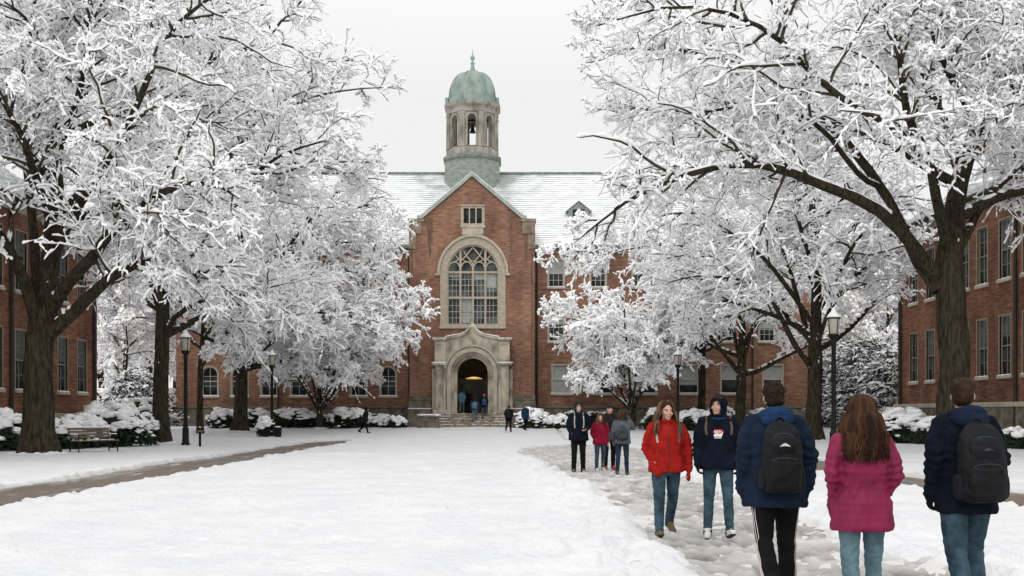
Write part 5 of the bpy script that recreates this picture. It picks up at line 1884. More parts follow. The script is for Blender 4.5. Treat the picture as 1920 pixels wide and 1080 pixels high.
M['skin'] = noisy('skin', (.43, .25, .185), (.53, .325, .25), 14, .55, .1, 80, .35, bdist=.002)
M['lips'] = mat('lips', (.42, .16, .14), .45)
M['eye_white'] = mat('eye_white', (.62, .58, .55), .3)
M['eye_dark'] = mat('iris', (.03, .022, .018), .25)
M['denim'] = fabric('blue_denim', (.060, .105, .140), .4, 9)
M['denim_pale'] = fabric('washed_denim', (.165, .265, .315), .3, 9)
M['denim_dark'] = fabric('dark_denim', (.028, .050, .085), .4, 9)
M['black_cloth'] = fabric('black_trouser_cloth', (.014, .013, .014), .3, 9)
M['navy'] = fabric('navy_jacket', (.0145, .0265, .052), .3, 6)
M['navy_dark'] = fabric('dark_navy_jacket', (.0085, .012, .023), .35, 6)
M['hood_blue'] = fabric('blue_hood_lining', (.018, .05, .12), .3, 6)
M['red_fleece'] = fabric('red_fleece', (.44, .020, .016), .25, 8, .95, .5, 120)
M['crimson'] = fabric('crimson_jacket', (.36, .014, .045), .25, 8)
M['magenta'] = fabric('magenta_quilting', (.31, .014, .082), .22, 5, .6, .2, 40, .25)
M['grey_cloth'] = fabric('grey_jacket', (.13, .145, .16), .25, 6)
M['black_nylon'] = fabric('black_nylon', (.012, .013, .015), .35, 7, .7, .25, 60, .15)
M['grey_nylon'] = fabric('grey_nylon', (.07, .075, .078), .25, 7, .7)
M['blue_nylon'] = fabric('blue_nylon', (.04, .09, .22), .25, 7, .7)
M['light_strap'] = mat('pale_strap', (.38, .34, .31), .8)
M['tan_strap'] = mat('tan_strap', (.095, .062, .036), .8)
M['white_mark'] = mat('white_mark', (.72, .70, .70), .7)
M['pink_mark'] = mat('pale_pink_mark', (.62, .52, .55), .6)
M['red_mark'] = mat('red_mark', (.45, .05, .05), .8)
M['shoe_white'] = noisy('white_trainer', (.50, .49, .47), (.66, .65, .63), 12, .6, 0)
M['shoe_brown'] = noisy('brown_boot', (.10, .065, .035), (.17, .115, .065), 12, .7, 0)
M['sole'] = mat('shoe_sole', (.035, .03, .028), .8)
M['knit'] = fabric('brown_knit', (.085, .060, .038), .4, 25, .95, .8, 90)


def hair_mat(name, c1, c2):
    return noisy(name, c1, c2, 16, .65, .9, 70, .12, stretch=(1, 1, .16), bdist=.012)


M['hair_dark'] = hair_mat('dark_brown_hair', (.008, .005, .0035), (.028, .015, .009))
M['hair_brown'] = hair_mat('brown_hair', (.013, .007, .004), (.046, .022, .011))
M['hair_red'] = hair_mat('chestnut_hair', (.020, .008, .004), (.085, .034, .015))
M['hair_fair'] = hair_mat('light_brown_hair', (.060, .032, .016), (.19, .11, .058))


def loft(mb, rings, n=24, p=2.4):
    """closed body through elliptical rings: (centre xyz, rx, ry)"""
    vs = []
    for (c, rx, ry) in rings:
        for k in range(n):
            a = 2 * PI * k / n
            ca, sa = math.cos(a), math.sin(a)
            vs.append((c[0] + rx * math.copysign(abs(ca) ** (2 / p), ca), c[1] + ry * math.copysign(abs(sa) ** (2 / p), sa), c[2]))
    fs = []
    for i in range(len(rings) - 1):
        for k in range(n):
            k2 = (k + 1) % n
            fs.append((i * n + k, i * n + k2, (i + 1) * n + k2, (i + 1) * n + k))
    fs.append(tuple(range(n - 1, -1, -1)))
    fs.append(tuple((len(rings) - 1) * n + k for k in range(n)))
    return mb.add(vs, fs)


def limb(mb, pts, rad, n=14):
    """round limb with rounded ends"""
    pts = [Vector(p) for p in pts]
    mb.tube(pts, rad, n)
    for p, r in ((pts[0], rad[0]), (pts[-1], rad[-1])):
        mb.blob(p, (r, r, r), 2, 0, 0)
    for i in range(1, len(pts) - 1):
        mb.blob(pts[i], (rad[i] * .99,) * 3, 2, 0, 0)
    return mb


def fuse(mb, name, mats, parent, voxel, smooth_n=4, disp=None, cut=None, midx=None):
    """joins overlapping solids into one continuous smooth surface"""
    me = bpy.data.meshes.new('tmp'); me.from_pydata(mb.v, [], mb.f); me.update()
    b = bmesh.new(); b.from_mesh(me); bmesh.ops.recalc_face_normals(b, faces=b.faces); b.to_mesh(me); b.free()
    o = bpy.data.objects.new('tmp', me); COL.objects.link(o)
    r = o.modifiers.new('r', 'REMESH'); r.mode = 'VOXEL'; r.voxel_size = voxel
    s = o.modifiers.new('s', 'SMOOTH'); s.factor = .5; s.iterations = smooth_n
    dg = bpy.context.evaluated_depsgraph_get()
    m2 = bpy.data.meshes.new_from_object(o.evaluated_get(dg))
    bpy.data.objects.remove(o); bpy.data.meshes.remove(me)
    m2.name = name
    if disp:
        nv = len(m2.vertices)
        co = np.empty(nv * 3, np.float32); m2.vertices.foreach_get('co', co); co = co.reshape(-1, 3)
        nr = np.empty(nv * 3, np.float32); m2.vertices.foreach_get('normal', nr); nr = nr.reshape(-1, 3)
        co = co + nr * disp(co, nr)[:, None]
        m2.vertices.foreach_set('co', co.astype(np.float32).ravel())
        m2.update()
    if cut:
        b = bmesh.new(); b.from_mesh(m2)
        bmesh.ops.delete(b, geom=[f for f in b.faces if cut(f.calc_center_median())], context='FACES')
        b.to_mesh(m2); b.free()
    m2.materials.clear()
    for m in (mats if isinstance(mats, (list, tuple)) else [mats]):
        m2.materials.append(m)
    if midx:
        m2.polygons.foreach_set('material_index', [midx(p.center, p.normal) for p in m2.polygons])
    else:
        m2.polygons.foreach_set('material_index', [0] * len(m2.polygons))
    m2.polygons.foreach_set('use_smooth', [True] * len(m2.polygons))
    ob = bpy.data.objects.new(name, m2); COL.objects.link(ob); ob.parent = parent
    return ob


def n3(co, f, seed=0, st=(1, 1, 1)):
    s = Vector((seed * 7.3, seed * 3.1, seed * 5.7))
    return np.array([mnoise.noise(Vector((c[0] * f * st[0], c[1] * f * st[1], c[2] * f * st[2])) + s) for c in co.tolist()])


def wrinkles(amp=.008, f=9, seed=0, st=(1, 1, 1.6), extra=None):
    def d(co, nr):
        a = amp * n3(co, f, seed, st) + amp * .5 * n3(co, f * 2.3, seed + 1, st)
        if extra:
            a = a + extra(co, nr)
        return a
    return d


class Pose:
    """joints of a standing or walking figure, facing -Y, feet on z=0; legs: (thigh forward, knee bend, foot pitch) in degrees for each side"""
    def __init__(s, H, legs, arms, lean=0.0, hw=.095, sway=0.0, spread=(2, 2)):
        k = H / 1.75; s.k = k; s.H = H
        s.hip, s.knee, s.ankle, s.toe, s.heel = {}, {}, {}, {}, {}
        lo = 9
        for sd, (th, kb, fp), sp_ in ((-1, legs[0], spread[0]), (1, legs[1], spread[1])):
            h = Vector((sd * hw, 0, .90)); o = math.sin(R(sp_)) * sd
            kn = h + .425 * Vector((o, -math.sin(R(th)), -math.cos(R(th))))
            an = kn + .405 * Vector((o, -math.sin(R(th - kb)), -math.cos(R(th - kb))))
            f = Vector((sd * .12, -math.cos(R(fp)), math.sin(R(fp)))).normalized()
            up = Vector((0, math.sin(R(fp)), math.cos(R(fp))))
            s.hip[sd], s.knee[sd], s.ankle[sd] = h, kn, an
            s.heel[sd] = an - f * .06 - up * .075; s.toe[sd] = an + f * .19 - up * .075
            lo = min(lo, s.heel[sd].z, s.toe[sd].z)
        for d in (s.hip, s.knee, s.ankle, s.toe, s.heel):
            for sd in d: d[sd] = (d[sd] - Vector((0, 0, lo))) * k
        s.dz = -lo
        L = R(lean)
        s.up = lambda x, y, z: Vector((x + sway * (z - .9), y * 1.0 - math.sin(L) * (z - .9), .9 + math.cos(L) * (z - .9) + y * math.sin(L) * 0 - lo)) * k
        s.sh, s.el, s.wr = {}, {}, {}; s.pocket = {-1: arms[0] == 'pocket', 1: arms[1] == 'pocket'}
        for sd, a in ((-1, arms[0]), (1, arms[1])):
            s.sh[sd] = s.up(sd * .180, .0, 1.425)
            if a == 'pocket':
                s.el[sd] = s.up(sd * .243, .055, 1.15); s.wr[sd] = s.up(sd * .190, -.055, .985)
            elif a == 'hang':
                s.el[sd] = s.up(sd * .240, .03, 1.15); s.wr[sd] = s.up(sd * .245, -.03, .91)
            elif a == 'swing':
                s.el[sd] = s.up(sd * .245, .09, 1.16); s.wr[sd] = s.up(sd * .25, .02, .92)
            else:
                s.el[sd] = s.up(sd * a[0][0], a[0][1], a[0][2]); s.wr[sd] = s.up(sd * a[1][0], a[1][1], a[1][2])
        s.neck = s.up(0, .005, 1.475); s.skull = s.up(0, -.012, 1.615)


def head_frame(P, yaw=0, pitch=0, tilt=0):
    return Matrix.Translation(P.skull) @ Matrix.Rotation(R(yaw), 4, 'Z') @ Matrix.Rotation(R(pitch), 4, 'X') @ Matrix.Rotation(R(tilt), 4, 'Y') @ Matrix.Scale(P.k, 4)


def add_hand(mb, wrist, elbow, k, sd, curl=.5, fat=0.0, mitten=False, inward=True):
    """palm, five fingers of different lengths curled a little, and a thumb leaving the side of the palm"""
    d = (wrist - elbow).normalized()
    fwd = Vector((0, -1, 0)); fwd = (fwd - d * fwd.dot(d)).normalized()      # thumb side points forward
    pn = d.cross(fwd) * (1 if sd > 0 else -1)                               # out of the back of the hand
    if pn.x * sd < 0: pn = -pn
    palm = wrist + d * .045 * k
    M4 = Matrix((fwd, pn, d)).transposed()
    bm = bmesh.new(); bmesh.ops.create_icosphere(bm, subdivisions=2, radius=1)
    for v in bm.verts:
        v.co = palm + M4 @ Vector((v.co.x * (.042 + fat) * k, v.co.y * (.018 + fat) * k, v.co.z * .055 * k))
    mb.bm(bm)
    if mitten:
        bm = bmesh.new(); bmesh.ops.create_icosphere(bm, subdivisions=2, radius=1)
        for v in bm.verts:
            v.co = wrist + d * .115 * k - pn * .012 * k + M4 @ Vector((v.co.x * .050 * k, v.co.y * .03 * k, v.co.z * .066 * k))
        mb.bm(bm)
    else:
        for i, (off, ln) in enumerate(((.031, .072), (.011, .080), (-.010, .074), (-.030, .058))):
            b = wrist + d * .085 * k + fwd * off * k
            pts = [b]; a = .12
            for seg in (.42, .32, .26):
                a += curl * (.75 + .12 * i)
                dd = d * math.cos(a) - pn * math.sin(a)
                pts.append(pts[-1] + dd * ln * seg * k)
            limb(mb, pts, [(.0095 + fat * .6) * k, (.009 + fat * .6) * k, (.0085 + fat * .6) * k, (.0072 + fat * .6) * k], 8)
    b = wrist + d * .03 * k + fwd * .032 * k
    t1 = b + (d * .55 + fwd * .75 - pn * .2).normalized() * .035 * k
    t2 = t1 + (d * .9 + fwd * .35 - pn * .3).normalized() * .028 * k
    limb(mb, [b, t1, t2], [(.014 + fat * .6) * k, (.011 + fat * .6) * k, (.009 + fat * .6) * k], 8)


def body(P, root, HF, voxel, face=True, hands=True, name='skin', brow=None, male=True):
    """head with a face, neck, trunk, limbs and hands as one continuous surface"""
    k = P.k
    mb = MB()
    hv = []

    def hb(c, r, sub=2):
        bm = bmesh.new(); bmesh.ops.create_icosphere(bm, subdivisions=sub, radius=1)
        for v in bm.verts:
            v.co = HF @ Vector((c[0] + v.co.x * r[0], c[1] + v.co.y * r[1], c[2] + v.co.z * r[2]))
        mb.bm(bm)
    hb((0, .018, .035), (.075, .092, .092), 3)
    hb((0, -.030, -.01), (.062, .058, .075), 3)
    hb((0, -.040, -.062), (.047, .045, .048))
    hb((0, -.066, -.088), (.022, .020, .020))
    hb((0, -.098, -.018), (.013, .020, .016)); hb((0, -.088, .008), (.009, .016, .026)); hb((0, -.090, -.055), (.021, .012, .012))
    for s in (-1, 1):
        hb((s * .040, -.068, -.022), (.024, .020, .022)); hb((s * .076, .014, -.004), (.010, .022, .033)); hb((s * .032, -.078, .032), (.026, .014, .011))
    a = HF @ Vector((0, .012, -.05))
    limb(mb, [a, (a + P.neck) / 2, P.neck, P.up(0, .01, 1.40)], [.054 * k, .054 * k, .056 * k, .062 * k])
    loft(mb, [(P.up(0, 0, z), rx * k, ry * k) for z, rx, ry in ((.84, .15, .10), (.94, .162, .11), (1.06, .135, .095), (1.2, .15, .10), (1.32, .155, .095), (1.40, .105, .070))])
    for s in (-1, 1):
        limb(mb, [P.sh[s] + Vector((-s * .02, 0, -.02)) * k, P.el[s], P.wr[s]], [.042 * k, .036 * k, .028 * k], 12)
        limb(mb, [P.hip[s], P.knee[s], P.ankle[s]], [.080 * k, .054 * k, .038 * k], 12)
        up_ = (P.ankle[s] - (P.heel[s] * .76 + P.toe[s] * .24)).normalized()
        limb(mb, [P.heel[s] * .9 + P.toe[s] * .1 + up_ * .042 * k, P.toe[s] * .72 + P.heel[s] * .28 + up_ * .036 * k], [.028 * k, .024 * k], 8)
        if hands:
            add_hand(mb, P.wr[s], P.el[s], k, s)
    inv = HF.inverted()

    def mi(c, n):
        q = inv @ c
        if q.z < -.14 or q.y > -.04 or not face:
            return 0
        for s in (-1, 1):
            e = math.hypot((q.x - s * .0315) / .0135, (q.z - .014) / .0062)
            if e < 1:
                return 3 if abs(q.x - s * .0315) < .0062 else 2
            if abs(q.x - s * .033) < .020 and abs(q.z - .035 + abs(q.x - s * .033) * .15) < .0042:
                return 4
        if abs(q.x) < .022 and abs(q.z + .056) < .0075 - abs(q.x) * .12 and q.y < -.07:
            return 1
        return 0

    def dsp(co, nr):
        q = np.array([(inv @ Vector(c))[:] for c in co.tolist()])
        d = np.zeros(len(co))
        for s in (-1, 1):
            d -= .0085 * np.exp(-(((q[:, 0] - s * .031) / .017) ** 2 + ((q[:, 2] - .013) / .011) ** 2)) * (q[:, 1] < -.04)
        d -= .004 * np.exp(-((q[:, 0] / .022) ** 2 + ((q[:, 2] + .056) / .0035) ** 2)) * (q[:, 1] < -.05)
        return d * k
    return fuse(mb, name, [M['skin'], M['lips'], M['eye_white'], M['eye_dark'], brow or M['hair_brown']], root, voxel, 3, dsp if face else None, midx=mi)


def jacket(P, root, m, voxel, hem=.80, girth=1.0, waist=.192, flare=0.0, arm=1.0, collar='hood', quilt=False, seed=0, name='jacket', hood_mat=None, hem_in=True, wr_amp=.009):
    k = P.k
    mb = MB()
    G = girth
    rings = [(hem, .205 + flare, .150 + flare * .6), (hem + .03, .212 + flare, .156 + flare * .6), (.95, .205 + flare * .5, .150 + flare * .3), (1.06, waist, .140 * waist / .192), (1.2, .200, .146), (1.32, .203, .145), (1.385, .176, .122), (1.43, .130, .100), (1.465, .095, .086), (1.50, .080, .078)]
    loft(mb, [(P.up(0, .005, z), rx * G * k, ry * G * k) for z, rx, ry in rings], 28, 2.3)
    for s in (-1, 1):
        e, w = P.el[s], P.wr[s]
        limb(mb, [P.up(s * .09, .0, 1.43), P.sh[s] + Vector((-s * .006, 0, -.012)) * k, (P.sh[s] + e) / 2 + Vector((s * .008, .004, 0)), e, (e + w) / 2, w + (w - e).normalized() * .015],
             [.066 * arm * k, .076 * arm * k, .073 * arm * k, .066 * arm * k, .058 * arm * k, .048 * arm * k], 14)
        if P.pocket[s]:
            dr = (w - e).normalized(); limb(mb, [w, w + dr * .08 * k, w + dr * .18 * k], [.056 * arm * k, .064 * k, .056 * k], 12)
    if collar in ('hood', 'hoodsame'):
        # hood lying folded on the back of the neck
        pts = []
        for i in range(13):
            a = PI * (-.12 + 1.24 * i / 12)
            pts.append(P.up(.105 * math.cos(a), .025 + .085 * math.sin(a), 1.465 + .035 * math.sin(a)))
        hm = MB() if (hood_mat or m) else mb
        limb(hm, pts, [.030 * k] + [(.038 + .016 * math.sin(PI * i / 12)) * k for i in range(1, 12)] + [.030 * k], 12)
        limb(hm, [P.up(-.085, .10, 1.45), P.up(0, .135, 1.40), P.up(.085, .10, 1.45)], [.05 * k, .062 * k, .05 * k], 12)
        fuse(hm, 'hood', hood_mat or m, root, voxel, 3, wrinkles(.010 * k, 14, seed + 5, (1, 1, 2.4)))
    elif collar == 'stand':
        pts = [P.up(.082 * math.cos(a), .0 + .078 * math.sin(a), 1.50) for a in np.linspace(-PI * .42, PI * 1.42, 15)]
        limb(mb, pts, [.026 * k] * 15, 10)

    def extra(co, nr):
        z = co[:, 2] / k - P.dz * 0
        d = np.zeros(len(co))
        if quilt:
            g = np.abs(np.sin(PI * co[:, 2] / (.058 * k) + .5 * n3(co, 5, seed)))
            d += .0045 * k * (np.sqrt(g) - .6) * (.35 + .65 * np.clip((1.30 - co[:, 2] / k) / .2, 0, 1))
            d += .008 * k * n3(co, 13, seed + 20, (2.2, 2.2, .8))
        # gathers where sleeves bend
        for s in (-1, 1):
            e = np.array(P.el[s]); r = np.linalg.norm(co - e, axis=1)
            d += .009 * k * np.exp(-(r / (.12 * k)) ** 2) * np.sin(co[:, 2] * 95 / k + s + 3.5 * n3(co, 7, seed + 9) + co[:, 1] * 30)
            w_ = np.array(P.wr[s]); r = np.linalg.norm(co - w_, axis=1)
            d += .006 * k * np.exp(-(r / (.09 * k)) ** 2) * np.sin(co[:, 2] * 120 / k + 4 * n3(co, 8, seed + 12))
        return d
    return fuse(mb, name, m, root, voxel, 3, wrinkles(wr_amp * k, 7, seed, (1.3, 1.3, 1.0), extra))


def trousers(P, root, m, voxel, seed=0, wide=1.0, name='jeans', cuff=1.0):
    k = P.k
    mb = MB()
    up = lambda z: P.up(0, 0, z)
    loft(mb, [(up(z), rx * k, ry * k) for z, rx, ry in ((.80, .12, .085), (.86, .165, .115), (.94, .172, .12), (1.02, .155, .11), (1.08, .145, .10))], 24)
    for s in (-1, 1):
        h, n_, a = P.hip[s], P.knee[s], P.ankle[s]
        limb(mb, [h, (h + n_) / 2, n_, (n_ + a) / 2 + Vector((0, .012, 0)), a + Vector((0, .005, .03 * k)), a + Vector((0, .005, -.025 * k))],
             [.096 * k * wide, .082 * k * wide, .066 * k * wide, .062 * k * wide, .054 * k * wide * cuff, .058 * k * wide * cuff], 14)

    def extra(co, nr):
        d = np.zeros(len(co))
        for s in (-1, 1):
            q = np.array(P.knee[s]); r = np.linalg.norm(co - q, axis=1)
            d += .0035 * k * np.exp(-(r / (.13 * k)) ** 2) * np.sin(co[:, 2] * 90 / k + co[:, 0] * 40 + 4 * n3(co, 7, seed + 3))
            q = np.array(P.ankle[s]) + np.array([0, 0, .05 * k]); r = np.linalg.norm(co - q, axis=1)
            d += .005 * k * np.exp(-(r / (.10 * k)) ** 2) * np.sin(co[:, 2] * 110 / k + 4 * n3(co, 8, seed + 4))
        return d
    return fuse(mb, name, m, root, voxel, 3, wrinkles(.006 * k, 12, seed, (1.4, 1.4, .8), extra))


def shoes(P, root, m, voxel, sole=None):
    k = P.k
    for s in (-1, 1):
        mb = MB()
        h, t, a = P.heel[s], P.toe[s], P.ankle[s]
        up = (a - (h * .76 + t * .24)).normalized()
        limb(mb, [h + up * .045 * k, h * .5 + t * .5 + up * .045 * k, t * .9 + h * .1 + up * .036 * k], [.043 * k, .047 * k, .042 * k], 12)
        limb(mb, [a - up * .02 * k, a + up * .03 * k], [.047 * k, .050 * k], 12)
        o = fuse(mb, 'shoe', [m, sole or M['sole']], root, max(.008, voxel * .7), 2)
        fl = [(0 if (v.center - h).dot(up) > .022 * k else 1) for v in o.data.polygons]
        o.data.polygons.foreach_set('material_index', fl)


def gloves(P, root, m, voxel, sides=(-1, 1), mitten=False, curl=.5):
    for s in sides:
        mb = MB()
        add_hand(mb, P.wr[s], P.el[s], P.k, s, curl, .004, mitten)
        d = (P.wr[s] - P.el[s]).normalized()
        limb(mb, [P.wr[s] - d * .03 * P.k, P.wr[s] + d * .03 * P.k], [.040 * P.k, .037 * P.k], 10)
        fuse(mb, 'mitten' if mitten else 'glove', m, root, .006 if voxel < .012 else voxel * .6, 2)


def short_hair(P, root, HF, m, voxel, curly=False, seed=0):
    mb = MB()

    def hb(c, r):
        bm = bmesh.new(); bmesh.ops.create_icosphere(bm, subdivisions=3, radius=1)
        for v in bm.verts: v.co = HF @ Vector((c[0] + v.co.x * r[0], c[1] + v.co.y * r[1], c[2] + v.co.z * r[2]))
        mb.bm(bm)
    hb((0, .028, .055), (.086, .095, .088)); hb((0, .055, .005), (.078, .066, .085)); hb((0, -.03, .098), (.066, .05, .035))
    for s in (-1, 1): hb((s * .070, -.008, .03), (.014, .024, .034))
    a = .016 if curly else .008
    fuse(mb, 'hair', m, root, min(voxel, .008) if voxel < .014 else voxel, 2,
         lambda co, nr: P.k * (a * n3(co, 38 if curly else 30, seed, (1, 1, 1 if curly else .5)) + a * .7 * n3(co, 75, seed + 2, (1, 1, 1 if curly else .4))))


def long_hair(P, root, HF, mats, voxel, length=.42, spread=150, n=190, seed=0, front=False, flare=.05, hat=False):
    """strands combed from the parting over the skull and down over shoulders and back"""
    rng = np.random.RandomState(seed)
    k = P.k
    mb = MB()
    if not front:
        def hb(c, r):
            bm = bmesh.new(); bmesh.ops.create_icosphere(bm, subdivisions=3, radius=1)
            for v in bm.verts: v.co = HF @ Vector((c[0] + v.co.x * r[0], c[1] + v.co.y * r[1], c[2] + v.co.z * r[2]))
            mb.bm(bm)
    nn = n
    cap = MB()
    for c, r in (((0, .028, .050), (.083, .094, .086)), ((0, .055, .0), (.074, .066, .09))):
        bm = bmesh.new(); bmesh.ops.create_icosphere(bm, subdivisions=3, radius=1)
        for v in bm.verts: v.co = HF @ Vector((c[0] + v.co.x * r[0], c[1] + v.co.y * r[1], c[2] + v.co.z * r[2]))
        cap.bm(bm)
    mb.v += cap.v; mb.f += cap.f; mb.m += [len(mats) - 1] * len(cap.f)
    for i in range(nn):
        ph = R(spread) * (2 * rng.rand() - 1)              # 0 = straight back
        L = length * (.72 + .32 * rng.rand()) * (1 - .10 * abs(ph) / PI)
        layer = rng.rand()
        pts = []
        r0 = 1.0 + .10 * layer
        for t in np.linspace(0, 1, 7):                       # over the skull
            el = PI / 2 * (1 - t) - .12 * t
            x = .086 * r0 * math.sin(ph) * math.cos(el) + .012 * math.sin(ph)
            y = .020 + .100 * r0 * math.cos(ph) * math.cos(el)
            z = .032 + .103 * r0 * math.sin(el)
            pts.append(HF @ Vector((x, y, z)))
        p = pts[-1].copy()
        out = Vector((math.sin(ph), math.cos(ph) * .9, 0))
        ns = 11
        wv = rng.rand() * 6.28; wa = .014 + .020 * rng.rand()
        for j in range(1, ns + 1):
            t = j / ns
            side = Vector((math.cos(ph), -math.sin(ph), 0))
            q = p + Vector((0, 0, -L * t * k)) + out * (flare * k * 1.1 * t ** .85 * (1 - .25 * t) + (.015 * layer * k)) + side * (wa * k * math.sin(t * 9 + wv) * t)
            zz = q.z
            # lie on the shoulders and back
            sh = P.up(0, 0, 1.45).z
            if zz < sh + .02 and (not front or math.cos(ph) >= -.12):
                q.y = max(q.y, (.118 + .03 * layer) * k) if abs(q.x) < .16 * k else q.y
            if front and zz < sh + .03 and math.cos(ph) < -.12:
                q.y = min(q.y, -(.118 + .025 * layer) * k)
                q.x = math.copysign(max(abs(q.x), .055 * k), q.x)
            pts.append(q)
        rad = [.011 * k] * 7 + [(.0125 - .0085 * (j / ns) ** 1.5) * k for j in range(1, ns + 1)]
        mb.cm = int(rng.rand() < .3) if isinstance(mats, list) and len(mats) > 1 else 0
        mb.tube(pts, rad, 5, asp=.7)
    mb.cm = 0
    return mb.build('hair', mats, root, smooth=True, recalc=False)


def hat(P, root, HF, m, voxel, rim=None):
    mb = MB()
    bm = bmesh.new(); bmesh.ops.create_icosphere(bm, subdivisions=3, radius=1)
    for v in bm.verts:
        c = Vector((v.co.x * .092, .012 + v.co.y * .108, .058 + v.co.z * .090))
        if c.z < .066: c.z = .066 + (c.z - .066) * .1
        v.co = HF @ c
    mb.bm(bm)
    fuse(mb, 'knit_hat', m, root, min(voxel, .009), 2, wrinkles(.004, 30, 3))
    mb = MB()
    mb.tube([HF @ Vector((.091 * math.cos(a), .012 + .107 * math.sin(a), .070)) for a in np.linspace(0, 2 * PI, 25)], [.016 * P.k] * 25, 8, asp=1.3)
    mb.build('hat_band', rim or m, root, smooth=True)


def hood_up(P, root, HF, m, voxel, lining=None):
    mb = MB()

    def hb(c, r):
        bm = bmesh.new(); bmesh.ops.create_icosphere(bm, subdivisions=3, radius=1)
        for v in bm.verts: v.co = HF @ Vector((c[0] + v.co.x * r[0], c[1] + v.co.y * r[1], c[2] + v.co.z * r[2]))
        mb.bm(bm)
    hb((0, .025, .035), (.106, .122, .118)); hb((0, .04, -.06), (.104, .108, .09))
    limb(mb, [HF @ Vector((0, .04, -.09)), P.up(0, .03, 1.43)], [.10 * P.k, .11 * P.k], 14)
    inv = HF.inverted()

    def cut(c):
        q = inv @ c
        return q.y < -.012 and abs(q.x) < .068 and -.16 < q.z < .078 - .9 * abs(q.x) ** 1.3
    fuse(mb, 'hood', m, root, voxel, 3, wrinkles(.006 * P.k, 14, 4), cut)
    mb = MB()
    pts = []
    for a in np.linspace(-PI * .15, PI * 1.15, 19):
        pts.append(HF @ Vector((.070 * math.cos(a), -.072 - .012 * math.sin(a), -.03 + .112 * math.sin(a))))
    mb.tube(pts, [.013 * P.k] * 19, 8)
    mb.build('hood_rim', lining or m, root, smooth=True)


def drape(o, pts, d, off=.004):
    """moves points along d until they lie on object o's surface (both in the figure's own space)"""
    bv = BVHTree.FromPolygons([v.co[:] for v in o.data.vertices], [list(p.vertices) for p in o.data.polygons])
    out = []
    d = Vector(d).normalized()
    last = None
    for p in pts:
        h = bv.ray_cast(Vector(p) - d * 1.0, d, 2.0)
        if h[0] is not None:
            last = h[0] - d * off
            out.append(last)
        else:
            out.append(Vector(p) if last is None else Vector((p[0], last.y, p[2])))
    return out


def ribbon(mb, pts, w, nrm, th=.008):
    """flat strap along pts, w wide, lying against a surface whose outside is nrm"""
    pts = [Vector(p) for p in pts]; n = len(pts); nrm = Vector(nrm)
    vs = []
    for i, p in enumerate(pts):
        t = (pts[min(i + 1, n - 1)] - pts[max(i - 1, 0)]).normalized()
        s = t.cross(nrm).normalized() * w / 2
        vs += [p + s, p + s + nrm * th, p - s + nrm * th, p - s]
    fs = []
    for i in range(n - 1):
        for k in range(4):
            k2 = (k + 1) % 4
            fs.append((i * 4 + k, i * 4 + k2, (i + 1) * 4 + k2, (i + 1) * 4 + k))
    fs += [(3, 2, 1, 0), tuple(4 * (n - 1) + k for k in range(4))]
    mb.add(vs, fs)


